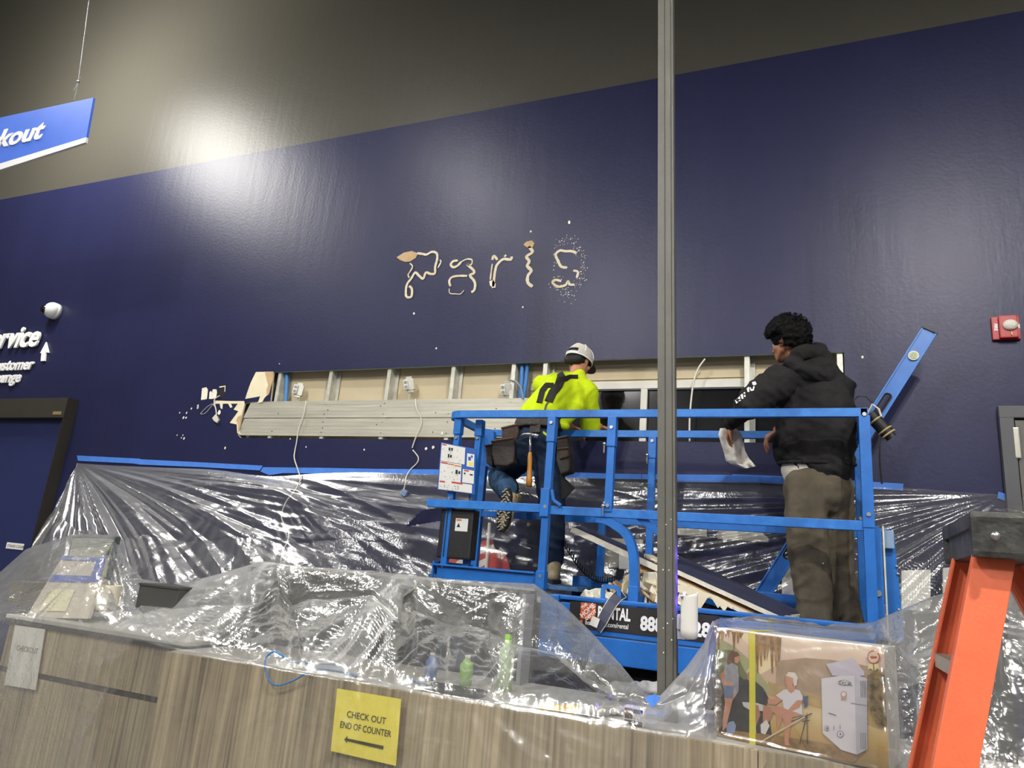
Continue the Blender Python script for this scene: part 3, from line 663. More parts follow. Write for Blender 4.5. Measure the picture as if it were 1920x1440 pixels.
c = V(((a.x + b.x) / 2 + .03, YN + .0125, lerp(a, b, .32).z)); m = MB(); m.box(c, (.088, .002, .08)); wl = m.build('warning_label', M_LAB, bxp)
m = MB(); m.box(c + V((-.02, -.002, .03)), (.034, .001, .01)); m.build('orange_bar', M_LO, wl)
m = MB(); m.prism([c + V(q) for q in ((-.032, -.002, -.015), (-.008, -.002, -.015), (-.02, -.002, .012))], (0, -.0005, 0)); m.build('warning_triangle', M_TXTK, wl)
# cage for the controls at the left of the worker, and joystick cable
m = MB(); m.prism([P(905, 806, YF - .1), P(925, 808, YF - .1), P(930, 880, YF - .1), P(906, 872, YF - .1)], (0, .05, 0)); part(m, 'control_bracket')
m = MB(); a = P(1055, 1012, 4.5); b = P(1160, 1085, 4.5); pts = []
for k in range(25 * 9):
    s = k / (25 * 9 - 1); c = lerp(a, b, s) + V((0, 0, -.10 * math.sin(PI * s))); th = 2 * PI * 25 * s
    pts.append(c + V((0, math.cos(th) * .018, math.sin(th) * .018)))
m.tube(pts, .0042, 6); part(m, 'coiled_cable', M_BLACK, smooth=True)
# tall folded end channel and guard plates at the right
xa, xb = lx(1634, 1060), lx(1656, 1060); zt_ = lz(1650, 985)
m = MB(); m.prism([(xa, YN + .02, ZD0 - .03), (xb, YN + .02, ZD0 - .03), (xb, YN + .02, zt_ - .015), (xb - .02, YN + .02, zt_), (xa + .015, YN + .02, zt_ - .01), (xa, YN + .02, zt_ - .04)], (0, .03, 0)); part(m, 'end_channel')
c = V(((xa + xb) / 2, YN + .01, lz(1640, 1112))); m = MB(); m.cyl(c, c + V((0, .012, 0)), .016, 8); part(m, 'bolt', M_STEEL)
xc, xd = lx(1664, 1070), lx(1688, 1070); m = MB(); zt2_ = lz(1680, 990)
m.prism([(xc, YN + .09, ZD0 - .03), (xd + .012, YN + .09, ZD0 - .03), (xd - .01, YN + .09, zt2_ - .02), (xd - .03, YN + .09, zt2_), (xc, YN + .09, zt2_)], (0, .03, 0)); part(m, 'end_guard')
m = MB(); m.box((lx(1668, 1010), YN + .06, lz(1668, 1010)), (.05, .02, .09), bev=.004); part(m, 'label_plate', mat('grey_blue', hx('7c96b4'), .5))
m = MB(); m.box((lx(1661, 1080), YN + .04, (ZD0 + zt_) / 2), (.008, .03, zt_ - ZD0)); part(m, 'steel_edge', M_GALV)
for q in ((1682, 1062), (1684, 1076), (1686, 1143)):
    c = P(q[0], q[1], YN + .085); m = MB(); m.sphere(c, .008, 8, 6); part(m, 'rivet', M_STEEL)
adopt(lift)

# coiled harness connector hanging at the right corner of the rail: dark socket with tan straps
c = P(1648, 790, YN + .12); t = thing('cable_connector', 'dark round cable connector strapped to the right corner of the lift rail', 'connector', c)
ax_ = V((.55, .1, -.7)).normalized(); m = MB(); m.cyl(V((-.045, 0, .045)), V((-.045, 0, .045)) + ax_ * .15, .036, 20); m.cyl(V((-.045, 0, .045)) + ax_ * .15, V((-.045, 0, .045)) + ax_ * .17, .028, 20); m.build('socket_body', M_BLACK, t)
m = MB()
for q in (.05, .12, .145): m.tube([V((-.045, 0, .045)) + ax_ * q + V((math.cos(a) * .038 * ax_.z, math.sin(a) * .038, -math.cos(a) * .038 * ax_.x)) for a in [k * PI / 8 for k in range(17)]], .005, 6, cap=False)
m.build('strap_loops', mat('tan_strap', hx('a8966a'), .7), t)
m = MB(); m.tube([(-.06, 0, .03), (-.03, -.03, .09), (.0, -.035, .06), (.01, -.03, .02)], .005, 6); m.build('tie_wire', M_OFFW, t)
m = MB(); m.tube([(0, .0, -.08), (-.005, 0, -.25), (0, 0, -.34)], .006, 6); m.build('cable', M_BLACK, t)
m = MB(); m.tube([(-.13, -.03, .1), (-.1, -.05, .13), (-.06, -.05, .125), (-.03, -.03, .09)], .0025, 5); m.build('thin_lead', M_BLACK, t)

# spirit level leaning across the platform
YL0 = YL1 = 4.77
a, b = P(1434, 1108, YL0), P(1742, 621, YL1); a = a - (b - a).normalized() * .28; ax_ = (b - a); Lv = ax_.length; ax_.normalize(); n_ = V((0, -1, 0)); n_ = (n_ - ax_ * n_.dot(ax_)).normalized(); s_ = ax_.cross(n_)
R = Matrix((ax_, s_, n_)).transposed()
t = thing('spirit_level', 'long blue spirit level leaning behind the person in the black hoodie', 'spirit level', a)
def lv(u, v, w_=0): return R @ V((u, v, w_))
hw = .046
def ring(u, ru, rv, n=20):
    # obround hole in the web
    out = []
    for k in range(n):
        th = 2 * PI * k / n; out.append((u + math.copysign(ru - rv, math.cos(th)) + rv * math.cos(th), rv * math.sin(th)))
    return out
m = MB(); bm = m.bm
outer = [(0, -hw + .008), (Lv, -hw + .008), (Lv, hw - .008), (0, hw - .008)]
hs = [ring(.28 + (Lv - .28) * .16, .07, .024), ring(.28 + (Lv - .28) * .72, .07, .024)]
for w_ in (.006, -.006):
    r = bmesh.new(); es = []
    for lp in [outer] + hs:
        vs = [r.verts.new((x, y, 0)) for x, y in lp]; es += [r.edges.new((vs[i], vs[(i + 1) % len(vs)])) for i in range(len(vs))]
    bmesh.ops.triangle_fill(r, edges=es, use_beauty=True); mp = {v: bm.verts.new(lv(v.co.x, v.co.y, w_)) for v in r.verts}
    for f in r.faces: m._f([mp[v] for v in f.verts])
    r.free()
m.build('web', M_BLUE, t, recalc=False)
m = MB()
for s in (1, -1): m.box(lv(Lv / 2, s * (hw - .005)), (Lv, .010, .026), R, .002)
m.build('flange', M_BLUE2, t)
for h in hs:
    m = MB(); m.tube([lv(x, y) for x, y in h] + [lv(*h[0])], .007, 8, cap=False); m.build('grip_ring', M_BLACK, t)
m = MB(); m.box(lv(Lv + .006, 0), (.014, hw * 2 + .006, .03), R, .004); m.box(lv(-.006, 0), (.014, hw * 2 + .006, .03), R, .004); m.build('end_cap', M_BLACK, t)
c = lv(Lv * .915, 0, .008); m = MB(); m.cyl(c, c + n_ * .01, .03, 24); m.cyl(lv(Lv * .5, 0, .008), lv(Lv * .5, 0, .018), .03, 24); m.build('vial_ring', M_OFFW, t)
m = MB(); m.cyl(c + n_ * .011, c + n_ * .013, .022, 20); m.build('vial', mat('vial_green', hx('7c8c4a'), .25), t)
m = MB()
for k in (-1, 1): m.box(c + n_ * .0135 + s_ * k * .006, (.03, .002, .001), R)
m.build('vial_lines', M_TXTK, t)
m = MB(); m.box(lv(Lv * .31, 0, .0068), (Lv * .1, .002, .001), R); m.build('print_line', M_OFFW, t)
# ================================================================ PEOPLE (bodies and garments grown from tapered limbs, fused into one skin)
def limb(m, a, b, ra, rb, flat=1.0, side=None, n=14):
    """tapered capsule; flat squeezes it along the given side direction"""
    a, b = V(a), V(b); d = b - a; L = d.length; z = d.normalized() if L > 1e-6 else V((0, 0, 1))
    s = V(side) if side is not None else (V((0, 1, 0)) if abs(z.y) < .9 else V((1, 0, 0)))
    s = (s - z * s.dot(z)).normalized(); t = z.cross(s)
    rings = []
    prof = [(-ra * math.cos(q), ra * math.sin(q)) for q in (.25, .7, 1.15)] + [(0, ra), (L * .5, (ra + rb) / 2), (L, rb)] + [(L + rb * math.sin(q), rb * math.cos(q)) for q in (.45, .9, 1.32)]
    for h, r in prof:
        c = a + z * h; rings.append([m.bm.verts.new(c + s * (math.cos(2 * PI * k / n) * r * flat) + t * (math.sin(2 * PI * k / n) * r)) for k in range(n)])
    for p, q in zip(rings, rings[1:]):
        for k in range(n): m._f([p[k], p[(k + 1) % n], q[(k + 1) % n], q[k]])
    m._f(rings[0][::-1]); m._f(rings[-1]); return m
def fuse(m, name, mt, parent, vox=.012, smooth=4, disp=None, label=None, fac=.6):
    bmesh.ops.recalc_face_normals(m.bm, faces=m.bm.faces[:])
    me = bpy.data.meshes.new(name); m.bm.to_mesh(me); m.bm.free()
    o = bpy.data.objects.new(name, me); COL.objects.link(o)
    r = o.modifiers.new('r', 'REMESH'); r.mode = 'VOXEL'; r.voxel_size = vox; r.use_smooth_shade = True
    s = o.modifiers.new('s', 'SMOOTH'); s.iterations = smooth; s.factor = fac
    dg = bpy.context.evaluated_depsgraph_get(); dg.update()
    me2 = bpy.data.meshes.new_from_object(o.evaluated_get(dg)); bpy.data.objects.remove(o); bpy.data.meshes.remove(me)
    if disp:
        nr = [v.normal.copy() for v in me2.vertices]
        for v, n in zip(me2.vertices, nr): v.co += n * disp(v.co, n)
    me2.materials.clear(); me2.materials.append(mt); me2.polygons.foreach_set('use_smooth', [True] * len(me2.polygons)); me2.name = name
    o = bpy.data.objects.new(name, me2); COL.objects.link(o); o.parent = parent
    if label: o['label'] = label
    return o
def folds(freq=(9, 9, 22), amp=.006, seed=0.0, tw=.35, sharp=1.0):
    """soft cloth folds: ridged noise stretched across the limb"""
    def f(p, n):
        q = V((p.x * freq[0] + seed, p.y * freq[1], (p.z + tw * p.x) * freq[2]))
        a = 1 - 2 * abs(noise.noise(q)); b = noise.noise(q * 2.3) * .4
        return amp * (a * sharp + b - .5)
    return f
SKIN = mat('skin', hx('b07a5c'), .55, var=.06, vscale=20, bump=.1, bscale=120)
SKIN2 = mat('skin_brown', hx('9c6a4c'), .55, var=.06, vscale=20, bump=.1, bscale=120)
HOODIE = mat('black_fleece', hx('232223'), .95, var=.12, vscale=30, bump=.35, bscale=160, spec=.2)
PANTS = mat('olive_canvas', hx('5a5346'), .95, var=.10, vscale=10, bump=.3, bscale=220, spec=.2)
YEL = mat('hi_vis_yellow', hx('bdd412'), .85, var=.05, vscale=12, bump=.25, bscale=200, spec=.3)
JEANS = mat('dark_denim', hx('1f2c40'), .95, var=.25, vscale=9, bump=.3, bscale=260, spec=.2)
JEANS2 = mat('faded_denim', hx('33506f'), .95, var=.2, vscale=9, bump=.3, bscale=260, spec=.2)
LEATH = mat('worn_leather', hx('2b2420'), .7, var=.35, vscale=16, bump=.4, bscale=70)
HAIR = mat('black_hair', hx('0a090a'), .8, spec=.15, bump=.3, bscale=140)

def hand(m, wrist, palm_dir, back_dir, curl, thumb_side, sc=1.0, spread=.12):
    """palm, four fingers of unequal length with two bends, thumb from the side of the palm near its base"""
    w = V(wrist); d = V(palm_dir).normalized(); n = V(back_dir); n = (n - d * n.dot(d)).normalized(); s = d.cross(n) * thumb_side
    pl = .088 * sc
    for k in range(4):
        u = (1.5 - k) * .020 * sc; limb(m, w + s * u * .6 + d * .012, w + d * (pl - abs(k - 1) * .004) + s * u, .015 * sc, .0125 * sc, .75, side=n, n=10)
    Ls = [.044, .049, .045, .036]
    for k in range(4):
        u = (1.5 - k) * .021 * sc; b = w + d * (pl - abs(k - 1) * .004) + s * u; dd = (d + s * (1.5 - k) * spread * .5).normalized(); r = .0095 * sc; a = curl[0] * (1 + .08 * k)
        for j in range(3):
            dd = (dd * math.cos(a) - n * math.sin(a)).normalized(); L = Ls[k] * sc * (1, .66, .5)[j]; e = b + dd * L
            limb(m, b, e, r, r * .9, n=8); b = e; r *= .92; a = curl[1 + (j > 0)]
    b = w + d * .022 * sc + s * .026 * sc; dd = (d * .65 + s * .75 - n * .25).normalized(); r = .0125 * sc
    for j in range(3):
        L = (.036, .032, .026)[j] * sc; e = b + dd * L; limb(m, b, e, r, r * .88, n=8); b = e; r *= .88; dd = (dd + d * .35 - n * curl[0] * .4 - s * .15).normalized()

def head(m, c, fwd, up, sc=1.0):
    """skull, jaw, nose, brow, lips and ears; c is the centre of the head at eye height"""
    f = V(fwd).normalized(); u = V(up); u = (u - f * u.dot(f)).normalized(); s = u.cross(f)   # s points to the person's left
    R = Matrix((s, f, u)).transposed()
    def q(x, y, z): return V(c) + R @ (V((x, y, z)) * sc)
    m.sphere(q(0, -.012, .035), (.076 * sc, .096 * sc, .088 * sc), 20, 16, R)
    m.sphere(q(0, .018, -.035), (.060 * sc, .070 * sc, .082 * sc), 18, 14, R)
    m.sphere(q(0, .060, -.088), (.030 * sc, .026 * sc, .024 * sc), 12, 10, R)            # chin
    limb(m, q(-.052, .0, -.055), q(-.02, .062, -.088), .022 * sc, .018 * sc); limb(m, q(.052, .0, -.055), q(.02, .062, -.088), .022 * sc, .018 * sc)
    limb(m, q(0, .078, .012), q(0, .102, -.026), .009 * sc, .014 * sc, n=10)              # nose
    for k in (-1, 1):
        m.sphere(q(k * .013, .093, -.030), (.010 * sc, .010 * sc, .008 * sc), 8, 6, R)
        limb(m, q(k * .012, .084, .022), q(k * .048, .066, .020), .010 * sc, .009 * sc, n=8)   # brow
        m.sphere(q(k * .045, .055, -.028), (.020 * sc, .018 * sc, .022 * sc), 10, 8, R)     # cheek
        for a in range(9):                                                                  # ear rim
            t0, t1 = -1.4 + a * .42, -1.4 + (a + 1) * .42
            limb(m, q(k * (.078 + .010 * math.sin(t0 + .4)), -.012 - .018 * math.cos(t0), -.005 + .030 * math.sin(t0)), q(k * (.078 + .010 * math.sin(t1 + .4)), -.012 - .018 * math.cos(t1), -.005 + .030 * math.sin(t1)), .0055 * sc, .0055 * sc, n=6)
        m.sphere(q(k * .078, -.008, -.008), (.007 * sc, .016 * sc, .024 * sc), 8, 8, R); m.sphere(q(k * .078, .0, -.034), (.006 * sc, .008 * sc, .009 * sc), 8, 6, R)
    limb(m, q(-.022, .082, -.056), q(.022, .082, -.056), .0075 * sc, .0075 * sc, n=8); limb(m, q(-.018, .081, -.067), q(.018, .081, -.067), .0085 * sc, .0085 * sc, n=8)
    return q, R
def eyes(q, parent, sc=1.0):
    for k in (-1, 1):
        m = MB(); m.sphere(q(k * .031, .068, .002), .0125 * sc, 12, 8); m.build('eye', mat('eye_white', hx('d8d4cc'), .3), parent, smooth=True)
        m = MB(); m.sphere(q(k * .031, .0765, .002), .0055 * sc, 10, 6); m.build('iris', mat('iris_brown', hx('1c120c'), .3), parent, smooth=True)

# ------------------------------------------------ person in the black hoodie
t = thing('person', 'person in black hoodie and olive work trousers leaning on the lift rail, seen from behind', 'person', (lx(1535, 1160, 4.4), 4.4, ZD0))
Pp = P
j = dict(pel=Pp(1532, 885, 4.42), wst=Pp(1528, 838, 4.42), che=Pp(1530, 752, 4.43), nck=Pp(1503, 682, 4.43), hd=Pp(1476, 640, 4.44),
         ls=Pp(1460, 718, 4.36), le=Pp(1394, 766, 4.18), lw=Pp(1369, 795, 4.42), rs=Pp(1572, 728, 4.50), re=Pp(1545, 800, 4.70), rw=Pp(1458, 806, 4.60),
         lh=Pp(1508, 900, 4.38), lk=Pp(1516, 1032, 4.36), la=Pp(1530, 1140, 4.40), rh=Pp(1562, 900, 4.50), rk=Pp(1566, 1035, 4.52), ra=Pp(1582, 1140, 4.54))
fw_ = V((-.80, .58, -.10)); upv = V((-.16, .05, 1))
m = MB(); q, RH_ = head(m, j['hd'] + V((0, 0, -.01)), fw_, upv, 1.0)
limb(m, j['hd'] + V((.01, .0, -.05)), j['nck'] + V((.02, 0, -.04)), .052, .060)
limb(m, j['nck'] + V((0, 0, -.10)), j['wst'], .08, .11, .6); limb(m, j['wst'], j['pel'], .13, .14, .75)
for a, b, r0, r1 in (('ls', 'le', .055, .042), ('le', 'lw', .042, .028), ('rs', 're', .055, .042), ('re', 'rw', .042, .028), ('lh', 'lk', .085, .058), ('lk', 'la', .055, .038), ('rh', 'rk', .085, .058), ('rk', 'ra', .055, .038)):
    limb(m, j[a], j[b], r0, r1)
limb(m, j['che'], j['ls'], .05, .045); limb(m, j['che'], j['rs'], .05, .045)
ld = (j['lw'] - j['le']).normalized(); hl = j['lw'] + ld * .01
hand(m, j['lw'] - ld * .005, V((-.25, .55, -.75)), V((-.75, -.3, .3)), (.55, .75, .55), -1)
hand(m, j['rw'] - V((-.01, 0, 0)), V((-.75, .12, -.42)), V((-.25, -.35, .8)), (.75, .9, .7), 1)
body = fuse(m, 'body', SKIN2, t, .0055, 3, fac=.5)
eyes(q, t)
# hair: thick loose curls
m = MB(); random.seed(11)
for k in range(430):
    a = random.uniform(0, 2 * PI); zc = random.uniform(-.75, 1); r = math.sqrt(max(0, 1 - zc * zc)); x, y = r * math.cos(a), r * math.sin(a)
    if y > .55 and zc < .12: continue
    if zc < -.15 and y > .05: continue
    if abs(x) > .75 and zc < -.1 and y > -.25: continue
    rad = V((.108, .125, .112)); c = q(x * rad.x, y * rad.y - .015, zc * rad.z + .052 - (.02 if y < -.2 else 0))
    m.sphere(c, (random.uniform(.014, .026),) * 3, 8, 6)
m.sphere(q(0, -.018, .05), (.098, .112, .10), 18, 14, RH_)
hair = fuse(m, 'hair', HAIR, t, .006, 1, disp=lambda p, n: .006 * noise.noise(p * 55) + .004 * noise.noise(p * 130))
m = MB()
for k in range(300):
    a = random.uniform(0, 2 * PI); zc = random.uniform(-.7, 1); r = math.sqrt(1 - zc * zc); x, y = r * math.cos(a), r * math.sin(a)
    if (y > .5 and zc < .15) or (zc < -.1 and y > 0): continue
    b = q(x * .115, y * .13 - .015, zc * .12 + .052); R_ = random.uniform(.006, .014); th0 = random.uniform(0, 6.28); e1 = V((random.gauss(0, 1), random.gauss(0, 1), random.gauss(0, 1))).normalized(); e2 = e1.orthogonal().normalized()
    n_ = (b - q(0, 0, .04)).normalized()
    m.tube([b + n_ * (.004 + .0012 * s) + e1 * R_ * math.cos(th0 + s * .9) + e2 * R_ * math.sin(th0 + s * .9) for s in range(7)], [.0022] * 6 + [.0006], 4)
m.build('curls', HAIR, hair, smooth=True)['kind'] = 'stuff'
# hoodie
m = MB()
limb(m, Pp(1520, 712, 4.43), Pp(1530, 770, 4.43), .135, .205, .66, side=(.25, 1, 0)); limb(m, Pp(1531, 765, 4.43), Pp(1525, 838, 4.42), .215, .225, .66, side=(.25, 1, 0))
limb(m, Pp(1522, 835, 4.42), Pp(1530, 862, 4.42), .222, .210, .66, side=(.25, 1, 0))
limb(m, Pp(1500, 700, 4.44), j['ls'] + V((.02, 0, .01)), .10, .085); limb(m, Pp(1530, 700, 4.45), j['rs'] + V((0, 0, .0)), .11, .095)
limb(m, j['ls'], lerp(j['ls'], j['le'], .6), .110, .100); limb(m, lerp(j['ls'], j['le'], .6), j['le'] + V((.01, 0, .004)), .100, .078)
limb(m, j['le'], lerp(j['le'], j['lw'], .85), .062, .042)
limb(m, j['rs'], j['re'], .098, .07); limb(m, j['re'], lerp(j['re'], j['rw'], .85), .068, .046)
limb(m, Pp(1498, 688, 4.42), Pp(1512, 712, 4.42), .085, .12)
def hoodf(p, n):
    f = folds((6, 6, 11), .015, 3.1, .5)(p, n); return f + .003 * noise.noise(p * 40)
hood_ = fuse(m, 'hoodie', HOODIE, t, .011, 6, disp=hoodf)
m = MB(); R0 = [Pp(1486, 672, 4.36), Pp(1500, 663, 4.35), Pp(1522, 660, 4.40), Pp(1545, 672, 4.44), Pp(1552, 695, 4.42), Pp(1556, 718, 4.37)]
for a, b, r0, r1 in zip(R0, R0[1:], (.040, .05, .055, .055, .05), (.05, .055, .055, .05, .032)): limb(m, a, b, r0, r1)
limb(m, Pp(1480, 680, 4.34), Pp(1520, 700, 4.31), .036, .05); limb(m, Pp(1520, 700, 4.31), Pp(1550, 708, 4.36), .05, .045); limb(m, Pp(1500, 664, 4.50), Pp(1535, 656, 4.46), .04, .05)
fuse(m, 'hood', HOODIE, hood_, .010, 4, disp=folds((10, 10, 22), .008, 8.2, .7))
m = MB()
for k in range(26):
    a = 2 * PI * k / 26; a2 = 2 * PI * (k + 1) / 26; c = Pp(1530, 870, 4.42); r = .205
    m.tube([c + V((math.cos(b) * r + .0, math.sin(b) * r * .64, .0 + .01 * math.sin(b))) for b in (a, a2)], .011, 6)
m.build('hoodie_hem_band', HOODIE, hood_, smooth=True)['label'] = 'ribbed black hem'
wd = (j['lw'] - j['le']).normalized(); m = MB(); c = lerp(j['le'], j['lw'], .86); m.cyl(c, c + wd * .045, .046, 18, .04); m.build('cuff', HOODIE, hood_, smooth=True)
# white lettering on the sleeve, lying on the cloth
sd = (j['le'] - j['ls']).normalized(); s0 = j['ls']; outn = V((-.35, -.80, .50)); outn = (outn - sd * outn.dot(sd)).normalized(); acr = sd.cross(outn)
def sleeve_mark(u, v, r=.0): 
    k = lerp(.1, .07, u); ang = v / k; return s0 + sd * ((j['le'] - s0).length * u) + (outn * math.cos(ang) + acr * math.sin(ang)) * (k + .004 + r)
from mathutils.bvhtree import BVHTree
bvh = BVHTree.FromPolygons([v.co for v in hood_.data.vertices], [tuple(p.vertices) for p in hood_.data.polygons])
def on_cloth(px, py, bv=None, off=.003):
    d = ray(px, py).normalized(); h = (bv or bvh).ray_cast(CAM, d)
    return h[0] - d * off if h[0] else None
def cloth_patch(name, poly, mt, parent, bv=None, off=.004, th=.002, seg=None):
    """thin raised mark that lies on a garment"""
    pts = [on_cloth(x, y, bv, off) for x, y in poly]
    if any(p is None for p in pts): return None
    m = MB(); m.prism(pts, ray(*poly[0]).normalized() * -th); return m.build(name, mt, parent)
def zc2(x, y): return (1260 + x / 4, 560 + y / 4)
for g, nm in (([[(600, 625), (625, 620), (635, 640), (620, 650), (604, 645)], [(620, 660), (612, 690), (590, 692), (582, 668), (590, 664), (596, 680), (606, 676), (610, 655)], [(560, 672), (578, 660), (580, 700), (566, 698)]], 'sleeve_logo'),
              ([[(536, 705), (548, 700), (552, 735), (542, 738)], [(512, 722), (530, 712), (536, 750), (524, 752), (518, 735)], [(492, 745), (508, 730), (516, 765), (500, 770)], [(472, 762), (488, 750), (496, 778), (482, 788)], [(452, 780), (468, 768), (476, 792), (456, 796)]], 'sleeve_lettering')):
    for k, poly in enumerate(g): cloth_patch(nm, [zc2(*p) for p in poly], M_TXTW, hood_)
# shirt tail and trousers
m = MB(); limb(m, Pp(1530, 868, 4.42), Pp(1527, 877, 4.42), .195, .188, .66); st_ = fuse(m, 'shirt_tail', mat('undershirt', hx('b9b3a8'), .9, bump=.3, bscale=90), t, .012, 3)
m = MB()
limb(m, Pp(1534, 885, 4.43), Pp(1534, 915, 4.43), .172, .182, .78)
limb(m, Pp(1510, 915, 4.38), j['lk'] + V((-.005, 0, .02)), .122, .105); limb(m, j['lk'], j['la'] + V((-.01, 0, .04)), .110, .096); limb(m, j['la'] + V((-.01, 0, .05)), j['la'] + V((-.008, 0, -.075)), .094, .096)
limb(m, Pp(1560, 915, 4.49), j['rk'], .120, .095); limb(m, j['rk'], j['ra'], .096, .082); limb(m, j['ra'] + V((0, 0, .02)), j['ra'] + V((.02, 0, -.09)), .082, .085)
def pf(p, n):
    zk = abs(p.z - j['lk'].z + .08); return folds((7, 7, 9), .010, 5.5, -.5)(p, n) * (1.2 if zk < .3 else .7) + .002 * noise.noise(p * 35)
tro = fuse(m, 'trousers', PANTS, t, .011, 4, disp=pf)
bt_ = BVHTree.FromPolygons([v.co for v in tro.data.vertices], [tuple(p.vertices) for p in tro.data.polygons])
c = on_cloth(1543, 1057, bt_, .0)
if c: m = MB(); m.sphere(c, .007, 10, 8); m.build('snap_button', M_STEEL, tro, smooth=True)
for a, hz in (('la', -.06), ('ra', -.08)):
    m = MB(); c = j[a]; limb(m, c + V((0, .0, -.06)), V((c.x - .03, c.y + .14, ZD0 + .05)), .05, .042); limb(m, c + V((0, -.03, -.07)), V((c.x, c.y - .04, ZD0 + .045)), .05, .044); limb(m, c, c + V((0, 0, -.08)), .055, .055)
    fuse(m, 'boot', LEATH, t, .009, 2)
    # (soles)
for k, a in enumerate(('la', 'ra')):
    m = MB(); c = j[a]; m.box((c.x - .012, c.y + .05, ZD0 + .010), (.095, .28, .02), Euler((0, 0, .18)), .008); m.build('boot_sole', M_DARK, t)
adopt(t)
# white rag in his left hand
hc = Pp(1363, 806, 4.545)
def rag_outline():
    return [(1346, 808), (1352, 802), (1362, 800), (1376, 802), (1387, 808), (1392, 822), (1395, 838), (1404, 858), (1416, 872), (1412, 878), (1396, 878), (1382, 874), (1366, 868), (1360, 856), (1357, 842), (1350, 826)]
m = MB(); nu, nv = 16, 30; L_ = [(1350, 803), (1347, 815), (1352, 832), (1357, 848), (1361, 864), (1372, 871), (1396, 879)]; R_ = [(1378, 801), (1390, 813), (1394, 830), (1397, 845), (1405, 860), (1412, 868), (1417, 874)]
def pl_at(pp, s):
    s *= len(pp) - 1; i = min(int(s), len(pp) - 2); f = s - i; return (pp[i][0] * (1 - f) + pp[i + 1][0] * f, pp[i][1] * (1 - f) + pp[i + 1][1] * f)
for fr_, dd in ((0, 0), (1, .012)):
    g = []
    for i in range(nv + 1):
        a, b = pl_at(L_, i / nv), pl_at(R_, i / nv); row = []
        for k in range(nu + 1):
            s = k / nu; x, y = a[0] * (1 - s) + b[0] * s, a[1] * (1 - s) + b[1] * s
            yy = 4.50 - .025 * math.sin(PI * s) - .02 * math.sin(s * 9 + i * .22) * (.4 + i / nv) + .01 * nz(x * .09, y * .09) + dd
            row.append(m.bm.verts.new(Pp(x, y, yy)))
        g.append(row)
    for i in range(nv):
        for k in range(nu): m._f([g[i][k], g[i][k + 1], g[i + 1][k + 1], g[i + 1][k]])
rg = m.build('rag', mat('white_rag', hx('cfcac0'), .9, var=.12, vscale=16, bump=.4, bscale=120), smooth=True, recalc=False)
tag(rg, 'crumpled white rag hanging from the hand of the person in the black hoodie', 'rag')

# ------------------------------------------------ worker in hi-vis yellow
t = thing('person', 'person in hi-vis yellow shirt, white cap and tool belt, one leg raised, facing the wall', 'person', (lx(1035, 1075, 4.5), 4.5, ZDE))
zf = ZDE + .0
j = dict(pel=Pp(1006, 822, 4.45), wst=Pp(1018, 785, 4.47), che=Pp(1056, 745, 4.58), nck=Pp(1082, 708, 4.68), hd=Pp(1087, 678, 4.74),
         ls=Pp(1018, 722, 4.62), le=Pp(1040, 790, 4.86), lw=Pp(1070, 800, 5.04), rs=Pp(1100, 738, 4.66), re=Pp(1108, 806, 4.78), rw=Pp(1124, 800, 5.05),
         lh=Pp(985, 848, 4.43), lk=Pp(938, 895, 4.66), la=Pp(950, 915, 4.40), rh=Pp(1026, 850, 4.46), rk=Pp(1036, 955, 4.44), ra=Pp(1036, 1050, 4.50))
fw2 = V((.30, .92, -.28)); up2 = V((.12, .16, 1))
m = MB(); q, RH2 = head(m, j['hd'], fw2, up2, .98)
limb(m, j['hd'] + V((-.0, -.02, -.05)), j['nck'] + V((0, -.03, -.05)), .055, .062)
limb(m, j['che'], j['wst'], .12, .125, .7); limb(m, j['wst'], j['pel'], .125, .14, .75); limb(m, j['nck'] + V((0, -.03, -.05)), j['che'], .07, .12)
limb(m, j['che'], j['ls'], .07, .06); limb(m, j['che'], j['rs'], .07, .06)
for a, b, r0, r1 in (('ls', 'le', .052, .042), ('le', 'lw', .042, .028), ('rs', 're', .052, .042), ('re', 'rw', .042, .028), ('lh', 'lk', .08, .056), ('lk', 'la', .05, .030), ('rh', 'rk', .08, .056), ('rk', 'ra', .052, .038)):
    limb(m, j[a], j[b], r0, r1)
hand(m, j['lw'], V((.5, .8, -.1)), V((0, -.2, 1)), (.5, .6, .4), -1); hand(m, j['rw'], V((.3, .9, 0)), V((0, -.2, 1)), (.5, .6, .4), 1)
body2 = fuse(m, 'body', SKIN, t, .0055, 3, fac=.5)
eyes(q, t, .98)
m = MB(); m.sphere(q(0, -.016, .02), (.084, .103, .078), 20, 16, RH2); limb(m, q(-.05, -.075, -.03), q(.05, -.075, -.03), .03, .03)
fuse(m, 'hair', mat('dark_short_hair', hx('17120f'), .8, bump=.5, bscale=200), t, .007, 2)
# cap with seams, rear opening and brim
m = MB(); nu, nv = 36, 12; g = []
CR, CY, CZ = .096, .113, .108
def cap_pt(a, b, off=0): return q((CR + off) * math.cos(b) * math.sin(a), (CY + off) * math.cos(b) * math.cos(a) - .012, (CZ + off) * math.sin(b) + .022)
for i in range(nv + 1):
    b = -.18 + (PI / 2 + .18) * i / nv; g.append([m.bm.verts.new(cap_pt(2 * PI * k / nu, min(b, PI / 2 - .02))) for k in range(nu)])
for i in range(nv):
    for k in range(nu):
        aa = 2 * PI * (k + .5) / nu; 
        if abs(aa - PI) < .48 and 1 <= i <= 2: continue                    # opening above the rear strap
        m._f([g[i][k], g[i][(k + 1) % nu], g[i + 1][(k + 1) % nu], g[i + 1][k]])
cp = m.build('cap', mat('cap_mesh_white', hx('c9c6bc'), .9, var=.1, vscale=60, bump=.6, bscale=260), t, smooth=True, recalc=False, label='white mesh baseball cap')
m = MB()
